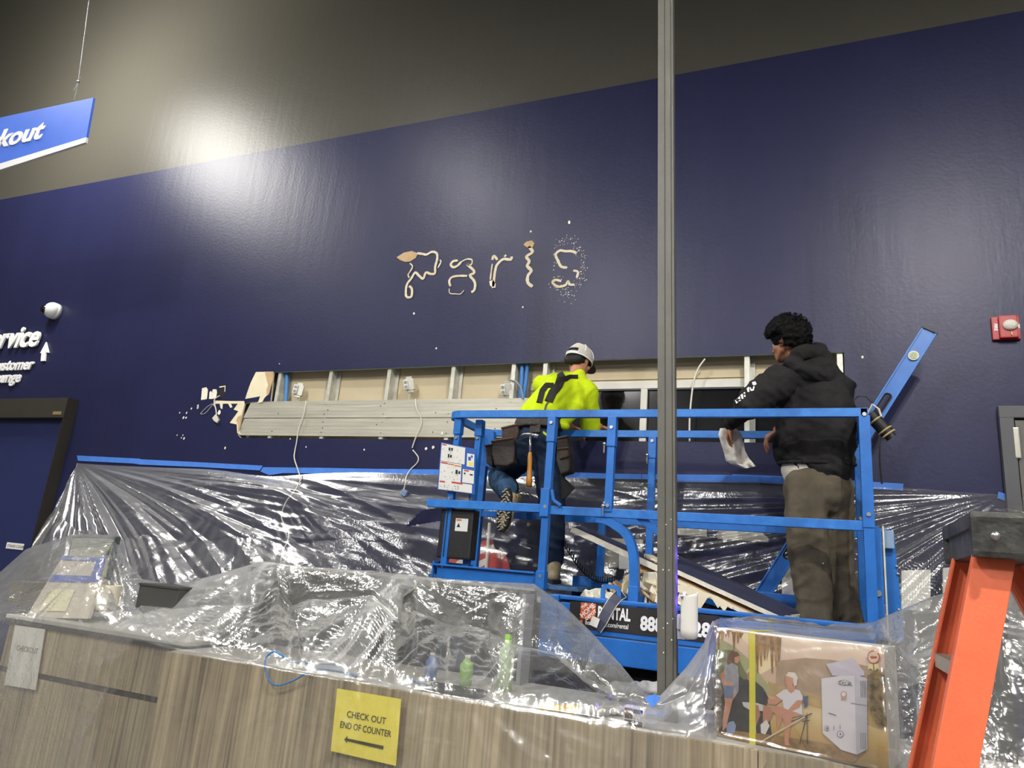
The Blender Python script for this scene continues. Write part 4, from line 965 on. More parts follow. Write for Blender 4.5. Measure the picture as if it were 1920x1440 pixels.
for a in (PI / 3, 2 * PI / 3, PI, 4 * PI / 3, 5 * PI / 3, 0):
    m.tube([cap_pt(a, -.18 + (PI / 2 + .1) * s / 10, .002) for s in range(2 if abs(a - PI) > .1 else 3, 11)], .0035, 5)
m.tube([cap_pt(2 * PI * s / 30, -.18, .001) for s in range(31)], .005, 6, cap=False); m.sphere(cap_pt(0, PI / 2 - .02), .008, 8, 6); m.build('cap_seam', M_TXTW, cp, smooth=True)
m = MB(); m.tube([cap_pt(PI + s * .09, -.10, .003) for s in range(-7, 8)], 0, rect=(.0018, .008)); m.build('cap_strap', M_WHITE, cp)
m = MB(); top = []; bot = []
for k in range(13):
    a = -.95 + 1.9 * k / 12; e = cap_pt(a, -.16); r = .075 * math.cos(a * 1.35) ; o_ = e + (RH2 @ V((math.sin(a) * .35, 1, -.12))).normalized() * r; top.append((e, o_))
for (e0, o0), (e1, o1) in zip(top, top[1:]):
    up__ = RH2 @ V((0, 0, .004)); m.quad(e0 + up__, o0 + up__, o1 + up__, e1 + up__); m.quad(e0, e1, o1, o0); m.quad(o0, o1, o1 + up__, o0 + up__)
m.build('cap_brim', mat('brim_grey', hx('4d4a44'), .8), cp, smooth=True, recalc=False, label='dark grey brim')
# shirt
m = MB()
limb(m, Pp(1075, 716, 4.66), j['che'] + V((0, 0, 0)), .085, .17, .7, side=(.1, .9, .4)); limb(m, j['che'], Pp(1012, 782, 4.46), .185, .150, .72, side=(.1, .9, .4)); limb(m, Pp(1060, 765, 4.55), Pp(1052, 792, 4.50), .14, .06, .7)
limb(m, Pp(1060, 720, 4.64), j['ls'], .09, .078); limb(m, Pp(1080, 722, 4.66), j['rs'], .09, .088)
limb(m, j['ls'], lerp(j['ls'], j['le'], .6), .076, .066); limb(m, j['rs'], lerp(j['rs'], j['re'], .92), .088, .070)
limb(m, Pp(1084, 706, 4.68), Pp(1078, 716, 4.66), .058, .075)
limb(m, Pp(1040, 790, 4.46), Pp(1062, 800, 4.46), .05, .025)
shirt = fuse(m, 'shirt', YEL, t, .010, 5, disp=folds((8, 8, 10), .007, 1.3, -1.2))
bs = BVHTree.FromPolygons([v.co for v in shirt.data.vertices], [tuple(p.vertices) for p in shirt.data.polygons])
def z1(x, y): return (800 + x / 4, 600 + y / 4)
def strap(name, pts, wd_, mt, parent, bv, off=.006, th=.006, n=5):
    """band that follows the cloth through the given photo points, wd_ in metres"""
    c = []
    for (x0, y0), (x1, y1) in zip(pts, pts[1:]):
        for k in range(n): c.append(on_cloth(x0 + (x1 - x0) * k / n, y0 + (y1 - y0) * k / n, bv, off))
    c.append(on_cloth(*pts[-1], bv, off)); c = [p for p in c if p]
    if len(c) < 3: return None
    m = MB(); prev = None
    for i, p in enumerate(c):
        tt = (c[min(i + 1, len(c) - 1)] - c[max(i - 1, 0)]).normalized(); nn = (CAM - p).normalized(); sdv = tt.cross(nn).normalized(); nn = sdv.cross(tt)
        ring = [m.bm.verts.new(p + sdv * wd_ / 2 + nn * th), m.bm.verts.new(p - sdv * wd_ / 2 + nn * th), m.bm.verts.new(p - sdv * wd_ / 2 - nn * th), m.bm.verts.new(p + sdv * wd_ / 2 - nn * th)]
        if prev:
            for k in range(4): m._f([prev[k], prev[(k + 1) % 4], ring[(k + 1) % 4], ring[k]])
        prev = ring
    return m.build(name, mt, parent)
STRAP = mat('suspender_black', hx('27251f'), .85, var=.15, vscale=30, bump=.2, bscale=120)
sp = strap('suspenders', [z1(985, 385), z1(1010, 430), z1(990, 490), z1(945, 545), z1(915, 612)], .058, STRAP, t, bs)
strap('suspender_strap', [z1(1135, 430), z1(1075, 430), z1(1015, 450), z1(985, 480)], .038, STRAP, sp, bs, .009)
strap('suspender_strap', [z1(950, 492), z1(900, 490), z1(868, 530), z1(845, 620)], .040, STRAP, sp, bs, .007)
strap('suspender_clip', [z1(912, 612), z1(895, 640), z1(888, 672)], .011, M_BLACK, sp, bs, .007, .003)
# jeans
m = MB()
limb(m, Pp(1008, 805, 4.46), Pp(1006, 835, 4.45), .150, .168, .8)
limb(m, j['lh'] + V((0, 0, .02)), j['lk'], .118, .088); limb(m, j['lk'], j['la'] + V((0, .05, 0)), .085, .066)
limb(m, j['rh'] + V((0, 0, .02)), j['rk'], .115, .088); limb(m, j['rk'], j['ra'], .086, .072)
jeans = fuse(m, 'jeans', JEANS, t, .010, 4, disp=folds((8, 8, 16), .009, 7.7, .5))
m = MB(); limb(m, lerp(j['lk'], j['la'], .15) + V((-.0, -.01, 0)), j['la'] + V((.0, .01, -.01)), .092, .072); fuse(m, 'faded_trouser_leg', JEANS2, jeans, .010, 3, disp=folds((14, 14, 24), .008, 2.7, .5))
# belt, pouches, flap
bj = BVHTree.FromPolygons([v.co for v in jeans.data.vertices], [tuple(p.vertices) for p in jeans.data.polygons])
belt = thing('tool_belt', None, None, (0, 0, 0)); del_ = None
for k_ in ('label', 'category'):
    if k_ in belt: del belt[k_]
belt.parent = t
def ring_(rows, n=40):
    R_ = []
    for px, py, Y, r in rows:
        c = Pp(px, py, Y); R_.append([m.bm.verts.new(c + V((math.cos(2 * PI * k / n) * r, math.sin(2 * PI * k / n) * r * .82, -.10 * math.cos(2 * PI * k / n) * 0))) for k in range(n)])
    for p, q_ in zip(R_, R_[1:]):
        for k in range(n): m._f([p[k], p[(k + 1) % n], q_[(k + 1) % n], q_[k]])
    m._f(R_[0]); m._f(R_[-1][::-1])
m = MB(); ring_([(1014, 776, 4.46, .152), (1012, 784, 4.46, .160), (1010, 795, 4.455, .168), (1009, 806, 4.45, .172)]); fuse(m, 'belt_band', LEATH, belt, .011, 2, disp=folds((6, 6, 30), .004, 1, .1))
def pouch(poly, Y, th, name, mt=LEATH, lip=True, bulge=.0):
    m = MB(); pts = [Pp(x, y, Y) for x, y in poly]; m.prism(pts, (0, th, 0)); o = m.build(name, mt, belt)
    b = o.modifiers.new('bevel', 'BEVEL'); b.width = .012; b.segments = 3; b.limit_method = 'ANGLE'; b.angle_limit = .6
    if lip:
        m = MB(); m.tube([pts[0], pts[1]], .008, 6); m.build('pouch_rim', mat('brown_leather', hx('4a2f22'), .6, var=.2, vscale=20), o)
    return o
pouch([(921, 828), (963, 821), (966, 840), (962, 868), (950, 874), (926, 873), (921, 850)], 4.30, .11, 'nail_pouch')
pouch([(940, 803), (970, 796), (972, 812), (966, 830), (944, 832), (940, 818)], 4.32, .09, 'small_pouch', mat('brown_pouch', hx('3a2a22'), .7, var=.3, vscale=18, bump=.4, bscale=80))
pouch([(909, 836), (922, 834), (924, 870), (921, 876), (911, 868)], 4.33, .08, 'side_pouch')
pouch([(1044, 822), (1064, 818), (1069, 850), (1070, 884), (1050, 890), (1042, 862)], 4.34, .10, 'tool_pouch')
pouch([(1046, 842), (1066, 840), (1068, 856), (1048, 862)], 4.325, .02, 'small_pouch', MATS['brown_pouch'])
pouch([(1050, 888), (1078, 915), (1062, 932), (1046, 942), (1036, 930), (1040, 905)], 4.40, .012, 'knee_flap', mat('black_canvas', hx('151416'), .9, bump=.3, bscale=100), lip=False)
m = MB(); a = Pp(1002, 798, 4.31); m.box(a + V((0, .02, 0)), (.075, .02, .09), bev=.006); m.build('hammer_loop', LEATH, belt)
m = MB(); m.prism([Pp(x, y, 4.30) for x, y in (z1(873, 832), z1(880, 835), z1(912, 862), z1(908, 878), z1(872, 850))], (0, .006, 0)); m.build('yellow_tag', YEL, belt)
# shoes
GR = mat('boot_tan', hx('9a8a6c'), .8, var=.15, vscale=20, bump=.3, bscale=80)
GREY_S = mat('sole_tread_pale', hx('a39a88'), .8)
def shoe(c, toe, up_, name='shoe'):
    toe = V(toe).normalized(); u = V(up_); u = (u - toe * u.dot(toe)).normalized(); s = toe.cross(u); R = Matrix((s, toe, u)).transposed()
    def k_(x, y, z): return V(c) + R @ V((x, y, z))
    m = MB(); limb(m, k_(0, -.07, .05), k_(0, .06, .045), .046, .044); limb(m, k_(0, .06, .04), k_(0, .135, .03), .045, .034); limb(m, k_(0, -.06, .05), k_(0, -.06, .11), .047, .054)
    o = fuse(m, name, GR, t, .008, 2)
    m = MB(); pts = []
    for i in range(28):
        a = 2 * PI * i / 28; y = .148 * math.cos(a); wd2 = .050 + .006 * math.cos(a) - .012 * (1 if -.05 < y - (-.02) < .05 else 0) * .5; pts.append(k_(math.sin(a) * wd2, y + .015, .0))
    m.prism(pts, R @ V((0, 0, .026))); so = m.build('sole', M_DARK, o)
    m = MB(); random.seed(5)
    for i in range(-8, 9):
        for jx in (-1, 0, 1):
            y = i * .0165 + .012; ww = .05 * math.sqrt(max(0, 1 - ((y - .015) / .152) ** 2))
            x = jx * .031 + (.008 if i % 2 else -.008)
            if abs(x) > ww - .006: continue
            m.box(k_(x, y, -.004), (.021, .0085, .009), R @ Euler((0, 0, .5 if (i + jx) % 2 else -.5)).to_matrix(), .0015)
    tr = m.build('tread_lugs', GREY_S, so); return o
shoe(Pp(946, 952, 4.345), V((-.10, .08, -1)), V((.18, 1, 0)))
shoe(V((j['ra'].x, 4.54, ZDE + .004)), V((-.25, 1, 0)), V((0, 0, 1)), 'shoe')
m = MB(); a = Pp(968, 925, 4.36); m.tube([a, a + V((.05, -.01, .02)), a + V((.09, 0, -.02)), a + V((.03, 0, -.01)), a + V((.08, 0, .01)), a + V((.12, 0, -.02))], .004, 6); m.build('shoe_lace', M_BLACK, t, smooth=True)
adopt(t)
for c_ in belt.children: c_.matrix_parent_inverse = Matrix.Identity(4)
# claw hammer hanging in its loop
a, b = Pp(995, 818, 4.285), Pp(992, 912, 4.27); ax_ = (b - a).normalized()
t = thing('hammer', 'claw hammer with orange brown wooden grip hanging from the tool belt loop', 'hammer', a)
m = MB(); m.tube([V((0, 0, 0)), ax_ * .12], .009, 10); m.build('shank', M_STEEL, t, smooth=True)
m = MB(); Lh = (b - a).length; m.tube([ax_ * .11, ax_ * .15, ax_ * .2, ax_ * (Lh - .05), ax_ * Lh], [.011, .016, .015, .019, .02], 12); m.build('grip', mat('wooden_grip', hx('b0761f'), .5, var=.25, vscale=14, stretch=(3, 3, .4)), t, smooth=True)
m = MB(); m.tube([V((-.075, 0, -.0)), V((-.045, 0, .014)), V((0, 0, .012)), V((.03, 0, .005))], [.004, .009, .013, .013], 10); m.cyl((.03, 0, .005), (.055, 0, -.002), .017, 14); m.build('head', M_STEEL, t, smooth=True)
# ================================================================ CLEAR PLASTIC FILM
def film_mat(name, milk=.05, crumple=.6, gl=.10, tint=(.97, .97, .96), rough=.16, sc=1.0, milkvar=.12, stretch=(1, 1, 1), grz=.5):
    m = bpy.data.materials.new(name); m.use_nodes = True; t = NT(m); t.n.remove(t.n['Principled BSDF']); out = t.n['Material Output']
    g = t.add('NewGeometry'); mp = t.add('Mapping'); mp.inputs['Scale'].default_value = stretch; t.link(g.outputs['Position'], mp.inputs[0])
    n1 = t.add('TexNoise'); n1.inputs['Scale'].default_value = 15 * sc; n1.inputs['Detail'].default_value = 7; n1.inputs['Roughness'].default_value = .6; n1.inputs['Distortion'].default_value = 1.2; n1.noise_type = 'RIDGED_MULTIFRACTAL'
    t.link(mp.outputs[0], n1.inputs[0])
    v1 = t.add('TexVoronoi'); v1.inputs['Scale'].default_value = 46 * sc; v1.feature = 'F1'
    n0 = t.add('TexNoise'); n0.inputs['Scale'].default_value = 6 * sc; n0.inputs['Detail'].default_value = 3; t.link(mp.outputs[0], n0.inputs[0])
    ad = t.add('MixRGB', blend_type='ADD'); ad.inputs[0].default_value = .25; t.link(mp.outputs[0], ad.inputs[1]); t.link(n0.outputs['Color'], ad.inputs[2]); t.link(ad.outputs[0], v1.inputs[0])
    mul = t.add('Math', operation='MULTIPLY_ADD'); mul.inputs[1].default_value = .8; t.link(v1.outputs['Distance'], mul.inputs[0]); t.link(n1.outputs[0], mul.inputs[2])
    # crumpling comes in patches
    n3 = t.add('TexNoise'); n3.inputs['Scale'].default_value = 1.6 * sc; n3.inputs['Detail'].default_value = 2; t.link(g.outputs['Position'], n3.inputs[0])
    r3 = t.add('MapRange'); r3.inputs[1].default_value = .38; r3.inputs[2].default_value = .62; r3.inputs[3].default_value = .25 * crumple; r3.inputs[4].default_value = crumple; t.link(n3.outputs[0], r3.inputs[0])
    at = t.add('Attribute'); at.attribute_name = 'crumple'; am = t.add('Math', operation='MULTIPLY'); t.link(at.outputs['Fac'], am.inputs[0]); t.link(r3.outputs[0], am.inputs[1])
    bp = t.add('Bump'); bp.inputs['Distance'].default_value = .006; t.link(mul.outputs[0], bp.inputs['Height']); t.link(am.outputs[0], bp.inputs['Strength'])
    tr = t.add('BsdfTransparent'); tr.inputs[0].default_value = (*tint, 1)
    df = t.add('BsdfDiffuse'); df.inputs[0].default_value = (.80, .80, .78, 1); t.link(bp.outputs[0], df.inputs['Normal'])
    tl = t.add('BsdfTranslucent'); tl.inputs[0].default_value = (.80, .80, .78, 1); t.link(bp.outputs[0], tl.inputs['Normal'])
    md = t.add('MixShader'); md.inputs[0].default_value = .45; t.link(df.outputs[0], md.inputs[1]); t.link(tl.outputs[0], md.inputs[2])
    gg = t.add('BsdfGlossy'); gg.inputs['Color'].default_value = (.95, .95, .94, 1); gg.inputs['Roughness'].default_value = rough; t.link(bp.outputs[0], gg.inputs['Normal'])
    lw = t.add('LayerWeight'); lw.inputs[0].default_value = .5; t.link(bp.outputs[0], lw.inputs['Normal'])
    pw = t.add('Math', operation='POWER'); pw.inputs[1].default_value = 2.5; t.link(lw.outputs['Facing'], pw.inputs[0])
    mk = t.add('Math', operation='MULTIPLY_ADD'); mk.inputs[1].default_value = grz; mk.inputs[2].default_value = milk; t.link(pw.outputs[0], mk.inputs[0])
    mk2 = t.add('Math', operation='MULTIPLY_ADD', use_clamp=True); mk2.inputs[1].default_value = milkvar; t.link(n3.outputs[0], mk2.inputs[0]); t.link(mk.outputs[0], mk2.inputs[2])
    am2 = t.add('Attribute'); am2.attribute_name = 'milk'; mk3 = t.add('Math', operation='MULTIPLY', use_clamp=True); t.link(mk2.outputs[0], mk3.inputs[0]); t.link(am2.outputs['Fac'], mk3.inputs[1])
    body = t.add('MixShader'); t.link(mk3.outputs[0], body.inputs[0]); t.link(tr.outputs[0], body.inputs[1]); t.link(md.outputs[0], body.inputs[2])
    gf = t.add('Math', operation='MULTIPLY_ADD', use_clamp=True); gf.inputs[1].default_value = .55; gf.inputs[2].default_value = gl; t.link(pw.outputs[0], gf.inputs[0])
    fin = t.add('MixShader'); t.link(gf.outputs[0], fin.inputs[0]); t.link(body.outputs[0], fin.inputs[1]); t.link(gg.outputs[0], fin.inputs[2]); t.link(fin.outputs[0], out.inputs[0])
    return m
FILM_W = film_mat('wall_film', milk=.02, crumple=.30, gl=.12, rough=.24, milkvar=.04, grz=.8)
FILM_C = film_mat('counter_film', milk=.07, crumple=.75, gl=.20, rough=.20, milkvar=.12)

def ridge(x): return 1 - abs(2 * (x - math.floor(x)) - 1)
def rnoise(a, s):                                             # sharp-crested 1-D noise
    return (1 - 2.2 * abs(noise.noise(V((a, s, 3.7)))))
def cat(a, b, c, d, s): return .5 * ((2 * b) + (c - a) * s + (2 * a - 5 * b + 4 * c - d) * s * s + (3 * b - a - 3 * c + d) * s ** 3)
def grid_sheet(name, cols, su, sv, fold, mt, skip=None, tight=False, crum=None, milkf=None):
    """cols: list of columns of 3-D control points, each as long as the others. su, sv subdivisions; linear down a column, smooth along."""
    nc, nr = len(cols), len(cols[0]); bm = bmesh.new(); rows = []
    base = []
    for r in range(nr - 1):
        for k in range(sv[r]):
            s = k / sv[r]; base.append([lerp(c[r], c[r + 1], s) for c in cols])
    base.append([c[-1] for c in cols])
    pts = []
    for line in base:
        row = []
        for i in range(nc - 1):
            a, b, c, d = line[max(i - 1, 0)], line[i], line[i + 1], line[min(i + 2, nc - 1)]
            for k in range(su): 
                s = k / su; row.append(lerp(b, c, s) if tight else cat(a, b, c, d, s))
        row.append(line[-1]); pts.append(row)
    R, Cn = len(pts), len(pts[0]); vs = []
    for i in range(R):
        row = []
        for k in range(Cn):
            du = pts[i][min(k + 1, Cn - 1)] - pts[i][max(k - 1, 0)]; dv = pts[min(i + 1, R - 1)][k] - pts[max(i - 1, 0)][k]
            n = du.cross(dv); n = n.normalized() if n.length > 1e-9 else V((0, -1, 0))
            if n.y > 0: n = -n
            p = pts[i][k]; row.append(bm.verts.new(p + n * fold(p, i / (R - 1), k / (Cn - 1))))
        vs.append(row)
    for i in range(R - 1):
        for k in range(Cn - 1):
            q = (vs[i][k], vs[i + 1][k], vs[i + 1][k + 1], vs[i][k + 1])
            if skip and skip(q[0].co): continue
            f = bm.faces.new(q); f.smooth = True
    me = bpy.data.meshes.new(name); bm.to_mesh(me); bm.free(); me.materials.append(mt)
    at = me.attributes.new('crumple', 'FLOAT', 'POINT')
    a2 = me.attributes.new('milk', 'FLOAT', 'POINT')
    at = me.attributes['crumple']
    for i, v in enumerate(me.vertices): at.data[i].value = crum(v.co) if crum else 1.0; a2.data[i].value = milkf(v.co) if milkf else 1.0
    o = bpy.data.objects.new(name, me); COL.objects.link(o); return o
def in_poly(x, y, poly):
    c = False; n = len(poly)
    for i in range(n):
        x1, y1 = poly[i]; x2, y2 = poly[(i + 1) % n]
        if (y1 > y) != (y2 > y) and x < (x2 - x1) * (y - y1) / (y2 - y1) + x1: c = not c
    return c

# ---- the film taped along the wall
tp = lambda px, py, d=.01: wp(px, py, d)
wall_cols = []
for (x, y, d), (xb, yb, Yb) in (((146, 868, .01), (74, 1040, 4.75)), ((150, 869, .01), (130, 1150, 4.3)), ((210, 873, .01), (250, 1180, 4.25)), ((300, 877, .01), (380, 1190, 4.2)), ((400, 881, .01), (480, 1180, 4.2)), ((500, 893, .02), (580, 1170, 4.3)),
                               ((600, 888, .01), (660, 1165, 4.5)), ((700, 886, .01), (740, 1160, 4.75)), ((817, 890, .01), (830, 1150, 4.86)), ((950, 893, .01), (950, 1150, 4.88)), ((1080, 896, .01), (1080, 1160, 4.9)), ((1200, 897, .01), (1200, 1170, 4.92)),
                               ((1300, 899, .01), (1300, 1180, 4.93)), ((1420, 902, .01), (1420, 1180, 4.93)), ((1560, 907, .01), (1550, 1180, 4.92)), ((1690, 914, .01), (1670, 1180, 4.88)), ((1790, 922, .01), (1780, 1200, 4.7)), ((1885, 928, .01), (1860, 1220, 4.6)), ((1990, 936, .01), (1960, 1240, 4.6))):
    a = tp(x, y, d); b = P(xb, yb, Yb)
    sag = .5; mid = lerp(a, b, sag) + V((0, .10 * (WY - Yb), -.03))
    wall_cols.append([a, mid, b])
PIN1, PIN2, PIN3, PIN4 = wp(146, 868), wp(505, 893), wp(1888, 926), wp(1355, 905)
def wfold(p, v, u):
    d = 0.0
    tpr = min(1, v * 7)
    def pin(c, lo, amp, fr, seed, R):
        dx, dz = p.x - c.x, p.z - c.z; r = math.hypot(dx, dz) + 1e-4; a = math.atan2(dz, dx)
        wgt = min(1, r / .9) * math.exp(-(r / R) ** 2)
        bend_ = .05 * r * r
        return wgt * amp * (rnoise((a + bend_ * .25) * fr, seed) + .55 * rnoise((a + bend_ * .2) * fr * 2.7, seed + 5) + .25 * rnoise(a * fr * 6.3, seed + 9))
    d += pin(PIN1, 0, .075, 7.5, 1.0, 3.8)
    d += pin(PIN2, 0, .014, 5.0, 4.0, 1.3)
    d += pin(PIN3, 0, .045, 9.0, 7.0, 1.9)
    d += pin(PIN4, 0, .010, 6.0, 12.0, .9)
    # low swags under the long tape run
    mid = math.exp(-((p.x + 2.6) / 1.6) ** 2); d += mid * .034 * rnoise(p.z * 5.5 + .35 * (p.x + 2.8) ** 2 + .3 * p.x, 21) 
    d += .004 * noise.noise(V((p.x * 5, p.y * 3, p.z * 9))) + .0015 * noise.noise(V((p.x * 24, 2, p.z * 24)))
    return (d + .012) * tpr + .002
TEAR = [(757, 987), (775, 968), (789, 955), (826, 950), (828, 975), (800, 980)]
def wskip(co):
    x, y = px_of(co); return in_poly(x, y, TEAR)
ws = grid_sheet('plastic_sheet', wall_cols, 24, (70, 70), wfold, FILM_W, wskip)
tag(ws, 'long clear plastic film taped across the lower blue wall behind the lift', 'plastic sheet')

# ---- blue tape runs
def tape_strip(top, bot, lb, d=.006, name='masking_tape'):
    m = MB(); n = len(top); A = [wp(x, y, d + .0012) for x, y in top]; Bq = [wp(x, y, d + .0012) for x, y in bot]
    a = [m.bm.verts.new(p) for p in A]; b = [m.bm.verts.new(p) for p in Bq]; a2 = [m.bm.verts.new(p + V((0, .0012, 0))) for p in A]; b2 = [m.bm.verts.new(p + V((0, .0012, 0))) for p in Bq]
    for i in range(n - 1):
        m._f([a[i], a[i + 1], b[i + 1], b[i]]); m._f([a[i], a[i + 1], a2[i + 1], a2[i]]); m._f([b[i], b[i + 1], b2[i + 1], b2[i]])
    return tag(m.build(name, M_TAPE), lb, 'tape', 'blue masking tape on the wall')
tape_strip([(144, 854), (262, 860), (263, 861), (380, 867), (493, 873)], [(146, 864), (250, 869), (262, 871), (380, 876), (487, 882)], 'leftmost long strip of blue masking tape above the fanned plastic')
tape_strip([(488, 884), (493, 876), (600, 877), (700, 879), (817, 880)], [(505, 891), (530, 887), (600, 888), (700, 889), (817, 890)], 'blue masking tape strip below the two dangling cables', .008)
tape_strip([(815, 880), (920, 882), (1060, 885), (1150, 888), (1270, 890)], [(815, 890), (920, 892), (1060, 896), (1150, 898), (1270, 899)], 'blue masking tape strip behind the kneeling worker and lift rails', .006)
tape_strip([(1262, 889.5), (1372, 890.5), (1374, 889), (1470, 893), (1500, 895)], [(1262, 904), (1372, 905), (1420, 905), (1470, 908), (1500, 910)], 'blue masking tape strip right of the pole, below the white rag', .008)
tape_strip([(1488, 895), (1600, 901), (1694, 907)], [(1488, 910), (1600, 915), (1693, 920)], 'blue masking tape strip ending right of the lift corner posts', .006)
tape_strip([(1872, 922), (1897, 929)], [(1870, 934), (1896, 943)], 'small square of blue masking tape at the foot of the grey door frame', .012)

# ---- the film over the counters
ZC = 1.08                                                     # worktop height
YC, YLC = 2.84, 2.98
front = [
 ((-140, 1130, 3.4), (-150, 1150, 3.2), (-150, 1150, 2.97)), ((-20, 1092, 3.5), (-30, 1120, 3.3), (-20, 1160, 2.95)), ((50, 1030, 3.65), (40, 1085, 3.3), (60, 1174, 2.95)),
 ((136, 1002, 3.78), (112, 1046, 3.32), (110, 1181, 2.94)), ((218, 1004, 3.78), (203, 1044, 3.32), (170, 1190, 2.94)), ((236, 1050, 3.7), (225, 1100, 3.4), (225, 1199, 2.90)), ((266, 1086, 3.6), (262, 1140, 3.3), (275, 1206, 2.86)),
 ((330, 1098, 3.52), (320, 1146, 3.3), (325, 1222, 2.80)), ((420, 1074, 3.5), (415, 1140, 3.25), (420, 1238, 2.79)), ((490, 1052, 3.5), (478, 1140, 3.15), (465, 1246, 2.79)), ((522, 1056, 3.5), (515, 1105, 3.42), (520, 1256, 2.79)), ((550, 1059, 3.5), (546, 1138, 3.45), (570, 1264, 2.79)),
 ((640, 1067, 3.5), (640, 1125, 3.38), (650, 1277, 2.79)), ((700, 1072, 3.5), (700, 1120, 3.3), (700, 1285, 2.79)), ((757, 1077, 3.5), (748, 1170, 3.12), (742, 1292, 2.79)), ((775, 1079, 3.5), (775, 1150, 3.42), (780, 1298, 2.79)), ((842, 1084, 3.5), (842, 1173, 3.45), (840, 1308, 2.79)),
 ((930, 1090, 3.5), (925, 1190, 3.40), (915, 1320, 2.79)), ((1002, 1094, 3.5), (975, 1215, 3.10), (960, 1328, 2.79)), ((1055, 1133, 3.45), (1040, 1235, 3.12), (1035, 1340, 2.79)), ((1115, 1192, 3.35), (1095, 1285, 3.06), (1095, 1349, 2.79)),
 ((1170, 1255, 3.2), (1150, 1312, 2.98), (1150, 1358, 2.79)), ((1212, 1306, 3.04), (1208, 1325, 2.96), (1205, 1368, 2.79)), ((1240, 1306, 3.02), (1244, 1325, 2.95), (1250, 1376, 2.79)), ((1290, 1250, 3.02), (1290, 1306, 2.92), (1290, 1381, 2.79)), ((1322, 1206, 3.04), (1322, 1250, 2.93), (1322, 1384, 2.82)),
 ((1338, 1168, 3.12), (1341, 1175, 2.94), (1338, 1386, 2.90)), ((1420, 1163, 3.10), (1420, 1186, 2.90), (1420, 1404, 2.86)), ((1540, 1178, 3.05), (1540, 1200, 2.85), (1535, 1428, 2.80)), ((1640, 1168, 3.02), (1662, 1213, 2.79), (1664, 1450, 2.76)),
 ((1700, 1140, 3.1), (1705, 1230, 2.92), (1700, 1460, 2.78)), ((1775, 1112, 3.2), (1780, 1200, 3.0), (1790, 1480, 2.78)), ((1860, 1092, 3.3), (1870, 1180, 3.1), (1880, 1500, 2.78)), ((1990, 1100, 3.3), (2000, 1200, 3.1), (2010, 1540, 2.78))]
fcols = []
for s, mdl, e in front:
    a, b, c = P(*s), P(*mdl), P(*e); bk = a + V((0, .16, -.25)); lo = V((c.x, c.y - .015, .15)); fcols.append([bk, a, b, c, lo])
PINS = [(P(490, 1052, 3.5), 3.0, .75, .026), (P(757, 1077, 3.5), 13.0, .62, .022), (P(1002, 1094, 3.5), 23.0, .75, .024), (P(842, 1173, 3.45), 31.0, .45, .030), (P(546, 1138, 3.45), 37.0, .4, .016), (P(1225, 1306, 3.0), 43.0, .38, .024), (P(1343, 1175, 2.94), 51.0, .5, .010), (P(1662, 1213, 2.79), 57.0, .6, .022), (P(203, 1044, 3.32), 61.0, .6, .022), (P(112, 1046, 3.32), 67.0, .5, .015), (P(1090, 1440, 2.80), 73.0, .45, .020), (P(310, 1222, 2.8), 83.0, .5, .014)]
def ffold(p, v, u):
    d = 0.0
    for c, sd, R, amp in PINS:
        dx, dz = p.x - c.x, (p.z - c.z) - .6 * (p.y - c.y); r = math.hypot(dx, dz); 
        if r > 2.2 * R: continue
        a = math.atan2(dz, dx); wgt = min(1, r / .16) * math.exp(-(r / R) ** 2); d += wgt * amp * (.7 * rnoise(a * 3.3, sd) + .4 * rnoise(a * 9, sd + 4) + .2 * rnoise(a * 21, sd + 8))
    d += .016 * noise.noise(V((p.x * 5, p.y * 5, p.z * 5))) + .010 * rnoise(p.x * 7 + p.z * 4 * noise.noise(V((p.x, 0, p.z))), 91) + .006 * noise.noise(V((p.x * 22, p.y * 22, p.z * 22)))
    d += .003 * noise.noise(V((p.x * 50, p.y * 50, p.z * 50)))
    if p.x > .25: d += .03 * rnoise(p.x * 2.4 + p.z * 1.1, 120) + .014 * rnoise(p.x * 6 - p.z * 3, 123)
    edge = (1 - .8 * math.exp(-((v - .278) / .02) ** 2)) * (1 - math.exp(-((v - .055) / .04) ** 2)) * (1 - .9 * math.exp(-((v - .667) / .03) ** 2))
    if -.60 < p.x <= -.34: d *= .25
    if p.y < 2.87 and p.z < 1.06: d *= .5
    on_box = 1 - .85 * (1 if (-.30 < p.x < .20 and p.y < 2.97 and p.z > 1.1) else 0)
    return max(-.006, d * (.04 + .96 * edge) * on_box + .006)
TENTS = ((P(318, 1150, 3.3).x, P(478, 1140, 3.15).x), (P(690, 1150, 3.25).x, P(748, 1170, 3.12).x))
def fmilk(p):
    if p.y < 2.87 and p.z < 1.10: return .30                     # one clean layer where it hangs on the front
    if -.36 < p.x < .23 and p.y < 3.2 and p.z > 1.0: return .35
    if -.60 < p.x <= -.34 and p.z > 1.1: return 1.8
    if -1.05 < p.x < -.6 and p.z < 1.22: return .4
    for a_, b_ in TENTS:
        if a_ < p.x < b_ and p.z > 1.12: return 2.2                 # milkier film in the two tents
    return 1.0
def fcrum(p):
    c = 1.0
    if p.y < 2.87 and p.z < 1.12: c = .22 + .5 * max(0, noise.noise(V((p.x * 2.2, 5, p.z * 1.2))))     # hangs nearly flat on the counter front
    if p.x > .3: c *= .45
    if -1.05 < p.x < -.6 and p.z < 1.22: c *= .35
    if -.60 < p.x <= -.34 and p.z > 1.1: c = .15
    for a_, b_ in TENTS:
        if a_ < p.x < b_ and p.z > 1.1: c *= .25
    if -.36 < p.x < .23 and p.y < 3.2 and p.z > 1.0: c = .10                                          # tight over the carton
    elif p.y < 3.1 and p.x < -.36 and p.z > 1.12: c *= .6
    return c
cs = grid_sheet('plastic_sheet', fcols, 12, (10, 40, 70, 60), ffold, FILM_C, tight=True, crum=fcrum, milkf=fmilk)
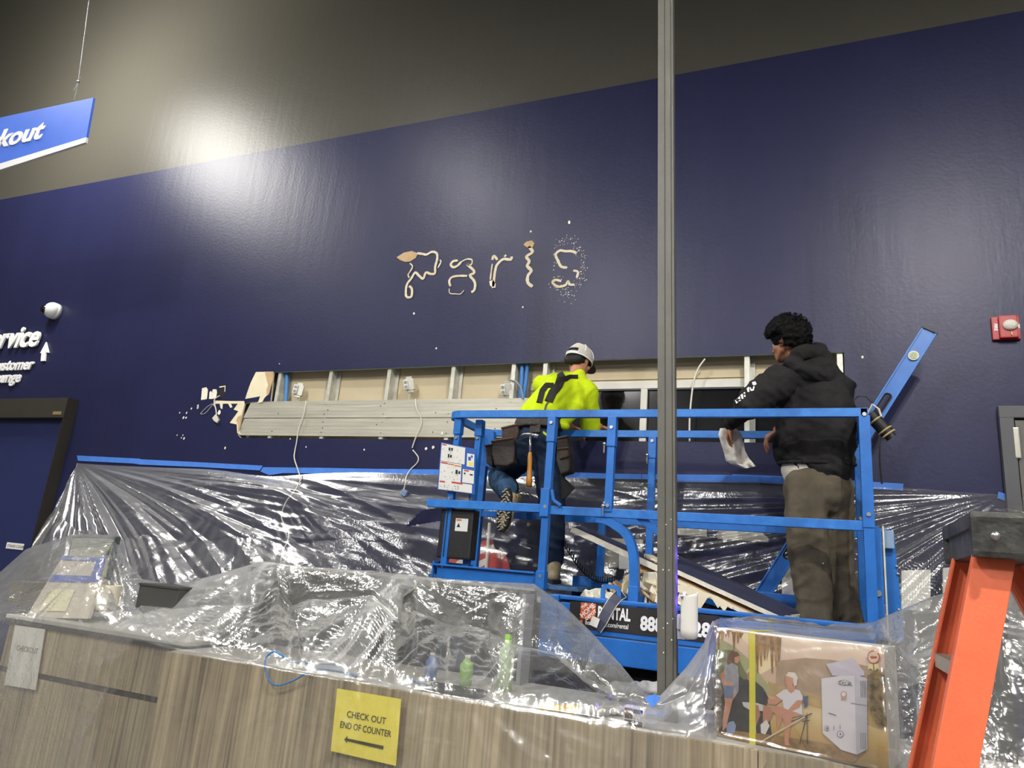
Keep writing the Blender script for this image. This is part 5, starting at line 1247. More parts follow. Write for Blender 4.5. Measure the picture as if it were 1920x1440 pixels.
tag(cs, 'crumpled clear plastic film draped over the counters, equipment and picture box', 'plastic sheet')
m = MB(); a = [P(1208, 1308, 2.93), P(1228, 1301, 2.92), P(1239, 1309, 2.92), P(1224, 1327, 2.91)]
m.prism(a, (0, .003, 0)); tag(m.build('masking_tape', M_TAPE), 'folded blue tape tying the counter film to the foot of the pole', 'tape')
# ================================================================ COUNTERS AND WHAT STANDS UNDER THE FILM
def wood():
    m = bpy.data.materials.new('grey_oak_laminate'); m.use_nodes = True; t = NT(m); b = t.n['Principled BSDF']; MATS['grey_oak_laminate'] = m
    g = t.add('NewGeometry'); mp = t.add('Mapping'); mp.inputs['Scale'].default_value = (70, 70, 1.6); t.link(g.outputs['Position'], mp.inputs[0])
    n = t.add('TexNoise'); n.inputs['Scale'].default_value = 1; n.inputs['Detail'].default_value = 5; t.link(mp.outputs[0], n.inputs[0])
    mp2 = t.add('Mapping'); mp2.inputs['Scale'].default_value = (9, 9, .5); t.link(g.outputs['Position'], mp2.inputs[0]); n2 = t.add('TexNoise'); n2.inputs['Detail'].default_value = 3; n2.inputs['Scale'].default_value = 1; t.link(mp2.outputs[0], n2.inputs[0])
    r = t.add('ValToRGB'); r.color_ramp.elements[0].position = .34; r.color_ramp.elements[0].color = (*hx('6e6352'), 1); r.color_ramp.elements[1].position = .66; r.color_ramp.elements[1].color = (*hx('c8b899'), 1)
    ad = t.add('Math', operation='MULTIPLY_ADD'); ad.inputs[1].default_value = .45; t.link(n2.outputs[0], ad.inputs[0]); ml = t.add('Math', operation='MULTIPLY'); ml.inputs[1].default_value = .6; t.link(n.outputs[0], ml.inputs[0]); t.link(ml.outputs[0], ad.inputs[2])
    t.link(ad.outputs[0], r.inputs[0]); t.link(r.outputs[0], b.inputs['Base Color']); b.inputs['Roughness'].default_value = .55
    return m
WOOD = wood(); M_TOP = mat('worktop_grey', hx('b4b2ac'), .5, var=.04, vscale=3)
M_TOPD = mat('worktop_edge_dark', hx('3c3833'), .6)
xc0 = P(312, 1226, YC).x; xe = 3.6; xs = P(1421, 1405, YC).x
t = thing('service_counter', 'long wood grain service counter with pale worktop in the foreground', 'counter', (xc0, YC, 0))
for a, b in ((xc0, xs - .0015), (xs + .0015, xs + 1.25), (xs + 1.253, xe)):
    m = MB(); m.box(((a + b) / 2, YC + .01, (ZC - .004) / 2), (b - a, .02, ZC - .004), bev=.0015); m.build('front_panel', WOOD, t)
m = MB(); m.box((xc0 + .01, YC + .40, (ZC - .004) / 2), (.02, .75, ZC - .004), bev=.0015); m.build('end_panel', WOOD, t)
m = MB(); m.box(((xc0 + xe) / 2, YC + .36, ZC - .008), (xe - xc0 - .03, .68, .016), bev=.002); m.build('worktop', M_TOP, t)
m = MB(); m.box(((xc0 + xe) / 2, YC + .75, .5), (xe - xc0, .02, .98)); m.build('back_panel', M_TOPD, t)
adopt(t)
# hutch with a level top edge behind the worktop
hx0, hx1 = P(470, 1055, 3.5).x, P(1004, 1095, 3.5).x
t = thing('desk_hutch', 'dark desk hutch under the plastic that holds its long straight ridge', 'desk hutch', (hx0, 3.53, ZC))
m = MB(); m.box(((hx0 + hx1) / 2, 3.53, (1.52 + .9) / 2), (hx1 - hx0, .02, 1.52 - .9)); m.build('back_board', mat('hutch_dark', hx('262624'), .6), t)
m = MB(); m.box(((hx0 + hx1) / 2, 3.515, 1.522), (hx1 - hx0, .05, .012), bev=.003); m.build('top_rail', M_TOP, t)
for px in (490, 757, 1000):
    m = MB(); m.box((P(px, 1070, 3.5).x, 3.46, (1.50 + ZC) / 2), (.02, .12, 1.50 - ZC)); m.build('side_post', M_GREYPL, t)
adopt(t)
# left counter, two tiers
xl0 = P(15, 1164, YLC).x; xl1 = xc0 - .01
t = thing('register_counter', 'shorter wood grain register counter with dark banded edge at the left', 'counter', (xl0, YLC, 0))
zdk = P(150, 1279, YLC).z
m = MB(); m.box(((xl0 + xl1) / 2, YLC + .33, ZC + .02), (xl1 - xl0, .70, .022), bev=.003); m.build('worktop', M_TOP, t)
m = MB(); m.box(((xl0 + xl1) / 2, YLC + .01, ZC - .005), (xl1 - xl0, .03, .03), bev=.003); m.build('edge_band', M_TOPD, t)
m = MB(); m.box(((xl0 + xl1) / 2, YLC + .02, (ZC - .02 + zdk) / 2), (xl1 - xl0 - .02, .02, ZC - .02 - zdk), bev=.0015); m.build('upper_panel', WOOD, t)
m = MB(); m.box(((xl0 + xl1) / 2, YLC + .03, zdk - .01), (xl1 - xl0, .03, .035)); m.build('recess_band', M_TOPD, t)
m = MB(); m.box(((xl0 + xl1) / 2 - .4, YLC + .02, (zdk - .03) / 2), (xl1 - xl0 + .8, .02, zdk - .03), bev=.0015); m.build('lower_panel', WOOD, t)
m = MB(); m.box((xl0 + .01, YLC + .35, ZC / 2), (.02, .64, ZC - .02)); m.build('end_panel', M_TOPD, t)
adopt(t)
# paper notice on the left counter
def board(poly, Y, th, name, mt, lb, cat_, parent=None):
    m = MB(); m.prism([P(x, y, Y) for x, y in poly], (0, th, 0)); o = m.build(name, mt, parent)
    return tag(o, lb, cat_) if parent is None else o
o = board([(28, 1172), (84, 1180), (66, 1294), (8, 1284)], YLC - .012, .004, 'paper_notice', M_PAPER, 'white paper notice with a faint CHECKOUT line on the left counter', 'notice')
text('notice_text', 'CHECKOUT', .042, mat('faint_print', hx('8b8a84'), .8), o, P(30, 1219, YLC - .014), XD, ZD, depth=.0006, sx=.8)
# yellow sign
YS = YC - .035
A, B, Cc, D = P(632, 1291, YS), P(752, 1311, YS), P(742, 1436, YS), P(620, 1408, YS)
m = MB(); m.prism([A, B, Cc, D], (0, .003, 0)); o = tag(m.build('paper_sign', mat('yellow_paper', hx('f4e660'), .8)), 'yellow paper sign with black arrow on the counter front', 'sign')
w_ = (B - A).length; K = mat('sign_ink', hx('3b3a24'), .8)
text('sign_text', 'CHECK OUT', .036, K, o, lerp(lerp(A, D, .42), lerp(B, Cc, .42), .5) + V((0, -.002, 0)), XD, ZD, depth=.001, align='CENTER', sx=.95)
text('sign_text', 'END OF COUNTER', .036, K, o, lerp(lerp(A, D, .60), lerp(B, Cc, .60), .5) + V((0, -.002, 0)), XD, ZD, depth=.001, align='CENTER', sx=.82)
c = lerp(lerp(A, D, .77), lerp(B, Cc, .77), .5) + V((0, -.002, 0)); L = w_ * .30
m = MB(); m.prism([c + V(q) for q in ((-L, 0, 0), (-L + .014, 0, .016), (-L + .012, 0, .006), (L, 0, .005), (L, 0, -.008), (L * .1, 0, -.006), (-L + .012, 0, -.004), (-L + .014, 0, -.012))], (0, -.001, 0)); m.build('sign_arrow', K, o)
# monitor, brochure stand, paper roll and boxes on the left counter
t = thing('monitor', 'desktop monitor with pale green screen under the plastic on the left counter', 'monitor', P(176, 1025, 3.7))
A, B, Cc, D = [P(x, y, 3.72) for x, y in ((136, 1004), (219, 1006), (222, 1046), (140, 1044))]
zb_ = ZC + .05; D.z = B.z - .30; Cc.z = D.z
m = MB(); m.prism([A, B, V((B.x, B.y, D.z)), V((A.x, A.y, D.z))], (0, .035, 0)); m.build('bezel', mat('monitor_grey', hx('4d5a58'), .4), t)
m = MB(); i_ = .018; m.prism([A + V((i_, -.003, -i_)), B + V((-i_, -.003, -i_)), V((B.x - i_, A.y - .003, D.z + i_)), V((A.x + i_, A.y - .003, D.z + i_))], (0, .004, 0)); m.build('screen', mat('pale_screen', hx('cdd6b4'), .35, var=.25, vscale=6, col2=hx('eeeed6')), t)
m = MB(); m.box(((A.x + B.x) / 2, A.y + .03, (D.z + ZC) / 2), (.05, .03, D.z - ZC + .1)); m.box(((A.x + B.x) / 2, A.y, ZC + .04), (.25, .18, .015), bev=.004); m.build('stand', M_BLACK, t)
adopt(t)
t = thing('brochure_stand', 'tilted clear brochure stand with blue striped header on the left counter', 'brochure stand', P(150, 1090, 3.25))
c_ = [P(118, 1042, 3.36), P(200, 1046, 3.34), P(165, 1160, 3.06), P(48, 1158, 3.06)]
def bs_(u, v, d=0): return lerp(lerp(c_[0], c_[1], u), lerp(c_[3], c_[2], u), v) + V((0, -d, d * .3))
def bq(name, u0, v0, u1, v1, mt, d=.004):
    m = MB(); m.prism([bs_(u0, v0, d), bs_(u1, v0, d), bs_(u1, v1, d), bs_(u0, v1, d)], (0, -.0015, 0)); return m.build(name, mt, t)
m = MB(); m.prism(c_, (0, .02, 0)); m.build('panel', mat('brochure_cream', hx('c8c0b2'), .6), t)
SB = mat('header_blue', hx('4c62b4'), .6)
h_ = bq('header_band', .0, .0, 1, .075, SB); bq('side_band', .82, .075, 1, .42, SB); bq('lower_band', .03, .33, .82, .44, SB); bq('leaflet', .18, .56, .62, .9, mat('leaflet_cream', hx('ded9b8'), .7))
text('header_text', 'INFORMATION', .028, M_TXTW, h_, bs_(.25, .06, .008), bs_(1, 0) - bs_(0, 0), bs_(0, 0) - bs_(0, 1), depth=.0006, sx=.9, bold=.0006)
adopt(t)
t = thing('paper_roll', 'fat white paper roll standing beside the brochure stand under the plastic', 'paper roll', P(188, 1125, 3.2))
m = MB(); a = P(205, 1110, 3.2); m.tube([a + V((0, 0, -.10)), a + V((0, 0, .04))], .062, 28); m.build('roll', mat('roll_cream', hx('d6cfbb'), .8), t, smooth=False)
m = MB(); m.cyl(a + V((0, 0, .0405)), a + V((0, 0, .042)), .02, 16); m.build('core_hole', mat('core_brown', hx('6a5238'), .8), t); adopt(t)
def bin_(px0, py0, px1, py1, Y, dp_, name, mt, lb, cat_, zlow=None):
    a, b = P(px0, py0, Y), P(px1, py1, Y); z0 = zlow if zlow is not None else b.z; m = MB(); m.box(((a.x + b.x) / 2, Y + dp_ / 2, (a.z + z0) / 2), (b.x - a.x, dp_, a.z - z0), bev=.008); m.box(((a.x + b.x) / 2, Y + dp_ / 2, a.z + .004), (b.x - a.x + .012, dp_ + .012, .014), bev=.004)
    return tag(m.build(name, mt), lb, cat_)
bin_(262, 1096, 330, 1130, 3.3, .2, 'receipt_printer', mat('printer_dark', hx('3a3a38'), .5), 'dark receipt printer under the plastic between the two counters', 'printer', ZC + .035)
bin_(230, 1215, 300, 1290, 3.08, .2, 'waste_bin', M_BLACK, 'black box shape in the gap beside the long counter', 'box', .7)
bin_(380, 1160, 455, 1215, 3.2, .2, 'card_terminal', M_BLACK, 'dark card terminal on the worktop near the left tent of the film', 'card terminal', ZC + .001)
bin_(22, 1092, 40, 1110, 3.3, .2, 'cardboard_box', mat('kraft_brown', hx('6d5a42'), .8), 'small brown box at the far left under the plastic', 'box', ZC + .035)
# cords and small things on the worktop
def on_top(px, py, dz=.008): 
    p = PZ(px, py, ZC + dz); return p
def cord(pts, r, lb, mt=M_BLUECORD, name='blue_cable'):
    q = pts; out = []
    for i in range(len(q) - 1):
        a, b, c, d = q[max(i - 1, 0)], q[i], q[i + 1], q[min(i + 2, len(q) - 1)]
        for k in range(6): out.append(cat(a, b, c, d, k / 6))
    out.append(q[-1]); m = MB(); m.tube(out, r, 8); return tag(m.build(name, mt, smooth=True), lb, 'cable')
yf_ = YC - .03
cord([on_top(655, 1250), on_top(625, 1246), on_top(580, 1245, .02), P(545, 1240, 2.86), P(527, 1228, yf_ + .01), P(512, 1222, yf_), P(498, 1235, yf_), P(498, 1255, yf_), P(506, 1277, yf_), P(522, 1285, yf_), P(550, 1276, yf_), P(575, 1262, yf_), P(600, 1255, 2.85), on_top(650, 1262, .01), on_top(668, 1268)], .0045, 'looped blue cable hanging over the counter edge left of the yellow sign')
cord([on_top(760, 1270), on_top(790, 1282), on_top(840, 1290, .02), on_top(880, 1298), on_top(900, 1306)], .004, 'straight blue cable lying along the worktop under the film')
t = thing('keyboard', 'black keyboard lying at the edge of the worktop under the film', 'keyboard', on_top(840, 1300))
m = MB(); a, b = PZ(785, 1292, ZC + .01), PZ(888, 1308, ZC + .01); m.box(((a.x + b.x) / 2, YC + .10, ZC + .012), (b.x - a.x, .14, .02), bev=.005); m.build('case', M_BLACK, t)
for r_ in range(4):
    m = MB()
    for k in range(15): m.box((a.x + .015 + k * (b.x - a.x - .03) / 14, YC + .05 + r_ * .03, ZC + .024), (.013, .02, .006), bev=.002)
    m.build('key_row', M_DARK, t)
adopt(t)
def bottle(px, py, h, r, mt, capm, lb):
    p = PZ(px, py, ZC); t = thing('bottle', lb, 'bottle', p)
    m = MB(); m.tube([(0, 0, .001), (0, 0, h * .7), (0, 0, h * .82), (0, 0, h * .92)], [r, r, r * .5, r * .4], 18); m.build('body', mt, t, smooth=True)
    m = MB(); m.cyl((0, 0, h * .92), (0, 0, h), r * .45, 14); m.build('cap', capm, t)
GRN = mat('green_bottle', hx('8fc04a'), .4)
bottle(872, 1285, .13, .03, GRN, M_WHITE, 'small green bottle in the folds right of the keyboard')
bottle(945, 1295, .24, .035, mat('pale_green_bottle', hx('b8d4a0'), .4), GRN, 'tall pale green bottle under the film below the third peak')
bottle(806, 1275, .12, .028, mat('blue_bottle', hx('4a6fae'), .4), M_WHITE, 'small blue bottle standing behind the keyboard')
m = MB(); a, b = on_top(1010, 1324, .014), on_top(1066, 1330, .014); m.cyl(a, b, .014, 14); m.cyl(b, b + (b - a).normalized() * .04, .018, 14); tag(m.build('marker_pen', mat('yellow_marker', hx('d9b02e'), .4)), 'fat yellow marker lying on the worktop near the counter edge', 'marker')
m = MB()
for k in range(14): p = on_top(1098 + k * 5, 1332 + 6 * nz(k * 1.7), .02 + .012 * nz(k * 2.3)); m.sphere(p, (.03, .035, .018), 8, 6)
fuse(m, 'wadded_film', mat('wad_white', hx('c4c4c0'), .6, bump=.8, bscale=40), None, .008, 2, disp=lambda p, n: .008 * noise.noise(p * 40)); o = bpy.data.objects['wadded_film']; tag(o, 'whitish wad of plastic on the worktop left of the small card box', 'plastic wad')
t = thing('card_holder', 'small white box with printed photo label on the worktop left of the pole', 'card box', PZ(1185, 1350, ZC))
a, b = P(1168, 1352, 2.87), P(1206, 1357, 2.87); hh = P(1170, 1315, 2.87).z - P(1168, 1350, 2.87).z
zt0 = ZC + .001; ctr = V(((a.x + b.x) / 2, 2.90, zt0 + hh / 2)); m = MB(); m.box(ctr, (b.x - a.x, .05, hh), bev=.003); m.build('carton', M_WHITE, t)
def cq(name, x0, z0, x1, z1, mt): m = MB(); m.box((lerp(a.x, b.x, (x0 + x1) / 2), 2.874, zt0 + hh * (z0 + z1) / 2), ((b.x - a.x) * (x1 - x0), .002, hh * (z1 - z0))); return m.build(name, mt, t)
cq('printed_photo', .06, .38, .45, .92, mat('photo_print', hx('5a4648'), .6, var=.5, vscale=60, col2=hx('b89a90'))); cq('blue_heading', .50, .68, .95, .9, mat('heading_navy', hx('2c3566'), .6)); cq('text_block', .50, .38, .95, .64, mat('print_grey', hx('b8b6b2'), .7, var=.3, vscale=90)); cq('black_foot', .06, .04, .95, .30, M_TXTK)
adopt(t)

# ---------------------------------------------------------------- picture carton with water heater print
bA, bB = P(1343, 1177, 2.95), P(1658, 1215, 2.81); bB.z = bA.z; zbase = ZC + .002
dx = (bB - bA).normalized(); nb = V((dx.y, -dx.x, 0)); Hb = bA.z - zbase; Wb = (bB - bA).length
t = thing('heater_carton', 'large printed carton with camping scene and white water heater picture on the counter', 'carton', V((bA.x, bA.y, zbase)))
Rb = Matrix((dx, -nb, V((0, 0, 1)))).transposed()
def bx_(u, v, d=0): return V((bA.x, bA.y, zbase)) + dx * (u * Wb) + V((0, 0, v * Hb)) + nb * d
m = MB(); m.box(bx_(.5, .5, -.11), (Wb, .22, Hb), Rb, .003); m.build('carton_body', mat('carton_white', hx('c9c6c0'), .7), t)
def photo(zx, zy, d=.0006):
    """a mark of the print: zoomed photo coordinates to the carton face"""
    px, py = 1280 + zx * 440 / 1920, 1120 + zy * 320 / 1396; r = ray(px, py); o0 = bx_(0, 0); s = (o0 - CAM).dot(nb) / r.dot(nb); p = CAM + r * s
    u = min(max((p - o0).dot(dx), .002), Wb - .002); v = min(max(p.z - zbase, .002), Hb - .002); return o0 + dx * u + V((0, 0, v)) + nb * d
LV = [0.0006]
def pr(name, poly, col, parent, rough=.35, **k):
    LV[0] += .00012
    m = MB(); pts = [photo(x, y, LV[0]) for x, y in poly]; vs = [m.bm.verts.new(p) for p in pts]
    es = [m.bm.edges.new((vs[i], vs[(i + 1) % len(vs)])) for i in range(len(vs))]; bmesh.ops.triangle_fill(m.bm, edges=es, use_beauty=True)
    for f in m.bm.faces:
        f.normal_update()
        if f.normal.dot(nb) < 0: f.normal_flip()
    return m.build(name, mat('print_' + col, hx(col), rough, **k), parent, recalc=False)
full = [(275, 252), (1650, 415), (1690, 1500), (275, 1170)]
m = MB(); pts = [bx_(0.003, 0.003, .0005), bx_(.997, .003, .0005), bx_(.997, .997, .0005), bx_(.003, .997, .0005)]
m.quad(*pts)
def print_bg():
    mm = bpy.data.materials.new('sunset_field_print'); mm.use_nodes = True; tt = NT(mm); b = tt.n['Principled BSDF']; g = tt.add('NewGeometry'); sp = tt.add('SeparateXYZ'); tt.link(g.outputs['Position'], sp.inputs[0])
    mr = tt.add('MapRange'); mr.inputs[1].default_value = zbase; mr.inputs[2].default_value = bA.z; tt.link(sp.outputs[2], mr.inputs[0])
    nn = tt.add('TexNoise'); nn.inputs['Scale'].default_value = 14; nn.inputs['Detail'].default_value = 6; tt.link(g.outputs['Position'], nn.inputs[0]); a2 = tt.add('Math', operation='MULTIPLY_ADD'); a2.inputs[1].default_value = .10; tt.link(nn.outputs[0], a2.inputs[0]); tt.link(mr.outputs[0], a2.inputs[2])
    r = tt.add('ValToRGB'); e = r.color_ramp.elements; e[0].position = .05; e[0].color = (*hx('8a6f3c'), 1); e[1].position = 1; e[1].color = (*hx('e9d3bd'), 1)
    for p, c in ((.22, 'bd9a58'), (.40, 'd6bd85'), (.50, 'c4a878'), (.62, 'c9aa8c'), (.74, 'd2b29c'), (.86, 'dcc0ae')):
        q = e.new(p); q.color = (*hx(c), 1)
    tt.link(a2.outputs[0], r.inputs[0]); tt.link(r.outputs[0], b.inputs['Base Color']); b.inputs['Roughness'].default_value = .35; return mm
pic = m.build('printed_picture', print_bg(), t, recalc=False)
pr('printed_sun_glow', [(450, 290), (800, 330), (760, 560), (620, 640), (560, 420)], 'f0dcb0', pic)
pr('printed_hills', [(770, 520), (1000, 495), (1200, 510), (1400, 540), (1660, 590), (1670, 820), (1100, 830), (760, 720)], 'a98e72', pic, var=.15, vscale=20)
pr('printed_field', [(700, 690), (1100, 800), (1660, 870), (1670, 1100), (1100, 900), (700, 800)], 'b5985c', pic, var=.15, vscale=30)
pr('printed_tent', [(278, 320), (420, 400), (560, 520), (720, 750), (700, 790), (560, 700), (470, 600), (278, 600)], 'a5a578', pic)
pr('printed_tent_side', [(278, 430), (420, 430), (560, 700), (500, 1100), (278, 1160)], '6d7044', pic)
pr('printed_tent_dark', [(278, 640), (460, 640), (620, 760), (700, 900), (740, 1200), (300, 1140)], '2c2a26', pic, var=.3, vscale=30)
for k, (x0, x1, y1) in enumerate(((290, 480, 430), (610, 790, 620))):
    for q in range(7):
        xx = x0 + (x1 - x0) * q / 6; pr('printed_branch', [(xx - 18, 262 + (xx - 290) * .12), (xx + 20, 270 + (xx - 290) * .12), (xx + 10, y1 - 60 * ((q * 5) % 4)), (xx, y1 - 50 * ((q * 5) % 4)), (xx - 8, y1 - 90 - 30 * (q % 3))], 'a87b3c' if q % 2 else '8a6430', pic, var=.3, vscale=60)
pr('printed_bush', [(1510, 640), (1580, 600), (1660, 640), (1680, 1070), (1600, 1060), (1540, 960), (1520, 800)], '5f4a2a', pic, var=.5, vscale=40, col2=hx('a58a50'))
pr('printed_ground', [(280, 1110), (420, 1090), (700, 1120), (1100, 1180), (1500, 1260), (1400, 1350), (900, 1280), (285, 1165)], '8d6d3e', pic, var=.3, vscale=40)
S = 'c48a6c'
g1 = pr('printed_standing_woman', [(300, 640), (345, 590), (350, 560), (400, 540), (450, 560), (462, 640), (460, 760), (440, 800), (410, 840), (385, 950), (360, 1060), (330, 1090), (330, 1000), (350, 860), (335, 740), (320, 665)], S, pic)
pr('printed_shirt', [(345, 560), (400, 530), (455, 565), (462, 700), (455, 780), (420, 780), (410, 690), (360, 690), (345, 620)], '93929a', g1, var=.2, vscale=60)
pr('printed_shorts', [(335, 720), (420, 725), (415, 830), (345, 820)], '67759a', g1); pr('printed_hair', [(365, 500), (400, 440), (450, 445), (470, 475), (430, 490), (420, 530), (380, 550), (355, 545)], '6a4230', g1); pr('printed_face', [(425, 490), (462, 480), (470, 510), (455, 540), (430, 535)], S, g1)
pr('printed_blue_ball', [(380, 1020), (420, 1010), (440, 1050), (430, 1100), (395, 1130), (365, 1100), (360, 1050)], '8795b8', pic)
g2 = pr('printed_seated_man', [(465, 690), (520, 670), (590, 680), (660, 740), (720, 850), (640, 900), (540, 860), (465, 800)], '25272b', pic, var=.3, vscale=60)
pr('printed_face', [(530, 610), (560, 590), (585, 620), (580, 660), (555, 690), (532, 670)], 'a8705c', g2); pr('printed_grey_hair', [(525, 600), (550, 575), (582, 580), (590, 620), (560, 595), (530, 625)], 'c8c2bc', g2); pr('printed_shorts', [(490, 855), (600, 860), (700, 890), (690, 930), (560, 925), (500, 890)], 'c4c0c0', g2)
pr('printed_leg', [(560, 880), (620, 880), (640, 960), (600, 1060), (570, 1040)], 'a8705c', g2); pr('printed_leg', [(660, 880), (740, 900), (740, 960), (690, 1050), (660, 1040)], 'b57d62', g2); pr('printed_sock', [(640, 1040), (690, 1000), (715, 1050), (680, 1120), (645, 1110)], 'd8d4d0', g2); pr('printed_sock', [(570, 1030), (600, 1020), (605, 1110), (575, 1110)], 'd0ccc8', g2)
g3 = pr('printed_seated_woman', [(735, 880), (830, 900), (960, 900), (990, 960), (900, 980), (880, 1080), (870, 1180), (880, 1210), (840, 1210), (835, 1160), (840, 1040), (820, 980), (800, 1040), (780, 1080), (770, 960), (720, 920)], S, pic)
pr('printed_arm', [(700, 830), (760, 830), (800, 800), (815, 840), (760, 880), (700, 870)], S, g3); pr('printed_white_shirt', [(765, 800), (830, 755), (900, 745), (960, 760), (990, 820), (975, 860), (985, 960), (900, 930), (830, 905), (820, 840)], 'd6d3dc', g3); pr('printed_neck', [(855, 720), (925, 720), (920, 765), (890, 785), (865, 765)], S, g3)
pr('printed_face', [(845, 640), (900, 640), (915, 700), (885, 740), (850, 715), (842, 670)], 'c98f72', g3); pr('printed_white_hair', [(845, 640), (870, 610), (920, 615), (945, 655), (935, 720), (915, 725), (905, 660), (870, 645)], 'dcd6cc', g3); pr('printed_forearm', [(940, 840), (985, 840), (960, 900), (880, 940), (870, 915)], S, g3)
g4 = pr('printed_camp_chair', [(985, 810), (1030, 805), (1025, 890), (1000, 900)], '36486e', pic)
for a, b in (((890, 1010), (1060, 945)), ((900, 1030), (1030, 1260)), ((1020, 940), (1020, 1200)), ((960, 1190), (1015, 960)), ((980, 1010), (1040, 1000))):
    pr('printed_chair_leg', [a, b, (b[0] + 8, b[1] + 6), (a[0] + 4, a[1] + 8)], '2b2c30', g4)
pr('printed_pole', [(632, 1180), (1000, 970), (1004, 980), (640, 1190)], 'd0c0a8', pic)
hw_ = pr('printed_water_heater', [(1138, 665), (1405, 620), (1510, 665), (1515, 1240), (1430, 1285), (1300, 1245), (1150, 1110)], 'd3cfd6', pic)
pr('printed_heater_side', [(1408, 622), (1508, 665), (1513, 1238), (1425, 1284)], 'b9b6c2', hw_); pr('printed_heater_hood', [(1180, 545), (1400, 495), (1490, 610), (1490, 640), (1230, 640)], 'c2bccb', hw_)
for k in range(4): pr('printed_vent_slot', [(1458 + k * 13, 680), (1463 + k * 13, 682), (1467 + k * 13, 820), (1462 + k * 13, 818)], '3a3842', hw_); pr('printed_vent_slot', [(1458 + k * 13, 1105), (1462 + k * 13, 1106), (1464 + k * 13, 1240), (1460 + k * 13, 1240)], '6a6872', hw_)
pr('printed_seam', [(1380, 860), (1508, 880), (1508, 886), (1380, 866)], '8a8792', hw_)
def circ(cx, cy, rx, ry, n=20): return [(cx + rx * math.cos(2 * PI * k / n), cy + ry * math.sin(2 * PI * k / n)) for k in range(n)]
bg_ = pr('printed_badge', circ(1565, 488, 52, 55), 'b4523c', pic); pr('printed_badge_face', circ(1565, 488, 43, 46), 'e0c8b0', bg_); pr('printed_badge_ribbon', [(1525, 540), (1560, 545), (1565, 600), (1540, 580), (1520, 590)], 'e8d89a', bg_); pr('printed_badge_ribbon', [(1570, 545), (1605, 540), (1618, 590), (1595, 580), (1575, 600)], 'e8d89a', bg_); pr('printed_badge_mark', [(1535, 480), (1595, 482), (1590, 500), (1545, 500)], 'b4523c', bg_)
pr('printed_logo_ring', circ(1325, 697, 52, 22), '55535c', hw_); pr('printed_logo_fill', circ(1325, 697, 48, 18), 'dedae0', hw_)
LV[0] += .0003
p0 = photo(1284, 706, LV[0]); text('printed_logo_text', 'EXCEL', .0145, mat('print_ink', hx('2d2c34'), .5), hw_, p0, dx, ZD, depth=.0002, bold=.0003)
for cx, cy, r in ((1323, 790, 24), (1295, 1115, 27), (1185, 1065, 20)):
    o = pr('printed_dial', circ(cx, cy, r, r * 1.05), '77758a' if cy > 900 else 'b4523c', hw_); pr('printed_dial_face', circ(cx, cy, r * .8, r * .85), 'd6d2dc', o)
    if cy > 900: pr('printed_flame', [(cx - 8, cy + 10), (cx, cy - 14), (cx + 9, cy + 8)], '3a3a48', o)
pr('printed_badge_ribbon', [(1302, 812), (1344, 812), (1340, 842), (1323, 825), (1306, 842)], 'c98a6a', hw_)
pr('printed_slot', [(1198, 940), (1262, 960), (1262, 967), (1198, 947)], '4a4852', hw_)
for q in range(3): pr('printed_tick', [(1292 - q * 50, 1040 + q * 8), (1296 - q * 50, 1040 + q * 8), (1296 - q * 50, 1075 + q * 8), (1292 - q * 50, 1075 + q * 8)], '4a4852', hw_)
adopt(t)
# yellow strap round the carton
def band(u): 
    m = MB(); x0 = bx_(u, 0); s = .5 * .026
    for a, b, th in ((bx_(u, -.01, .004), bx_(u, 1.006, .004), 0),): m.box((a + b) / 2, (.022, .002, (b - a).length), Rb)
    m.box(bx_(u, 1.007, -.11), (.022, .23, .002), Rb); m.box(bx_(u, .5, -.224), (.022, .002, Hb), Rb); return m
u_ = (P(1412, 1300, 2.92) - bx_(0, 0)).dot(dx) / Wb
tag(band(u_).build('yellow_strap', mat('strap_yellow', hx('d9d02c'), .5)), 'bright yellow packing strap round the printed carton', 'strap')
# ================================================================ DRYWALL DEBRIS ON THE LIFT, THINGS BEHIND THE FILM
def slab(c, th, name, lb, cat_='drywall slab', faces=M_NAVY, grp=None):
    """board from four corner points (near left, near right, far right, far left) of its top face"""
    c = [V(p) for p in c]; n = (c[1] - c[0]).cross(c[3] - c[0]).normalized()
    if n.z < 0: n = -n
    ns = 14
    def edge(a, b, amp, sd): return [lerp(a, b, k / ns) + (V((0, 0, 0)) if k in (0, ns) else V((nz(k * .9, sd) * amp, nz(k * 1.3, sd + 2) * amp * .5, 0))) for k in range(ns)]
    out = edge(c[0], c[1], .006, 1) + edge(c[1], c[2], .03, 5) + edge(c[2], c[3], .01, 9) + edge(c[3], c[0], .04, 13)
    t = thing(name, lb, cat_, c[0], grp)
    m = MB(); m.prism(out, -n * th); m.build('gypsum_core', M_GYP, t)
    ins = [lerp(p, (c[0] + c[2]) / 2, .012) + n * .0006 for p in out]; m = MB(); m.prism(ins, n * .0008); m.build('painted_face', faces, t)
    return adopt(t)
zl = ZD0
slab([P(1075, 988, 4.22), P(1262, 1073, 4.20), P(1262, 1062, 4.42), P(1088, 984, 4.42)], .034, 'drywall_slab', 'long thin broken drywall slab sticking out left of the pole above the debris', grp='drywall slabs on the lift')
slab([P(1262, 1065, 4.20), P(1466, 1157, 4.16), P(1508, 1150, 4.38), P(1270, 1040, 4.50)], .024, 'drywall_slab', 'wide navy faced drywall slab leaning right of the pole in front of the standing person', grp='drywall slabs on the lift')
slab([P(1262, 1083, 4.20), P(1460, 1174, 4.16), P(1500, 1172, 4.34), P(1270, 1066, 4.50)], .020, 'drywall_slab', 'second drywall slab tucked directly under the wide navy faced one', faces=M_TAN, grp='drywall slabs on the lift')
a = [P(1275, 1098, 4.15), P(1405, 1152, 4.14)]
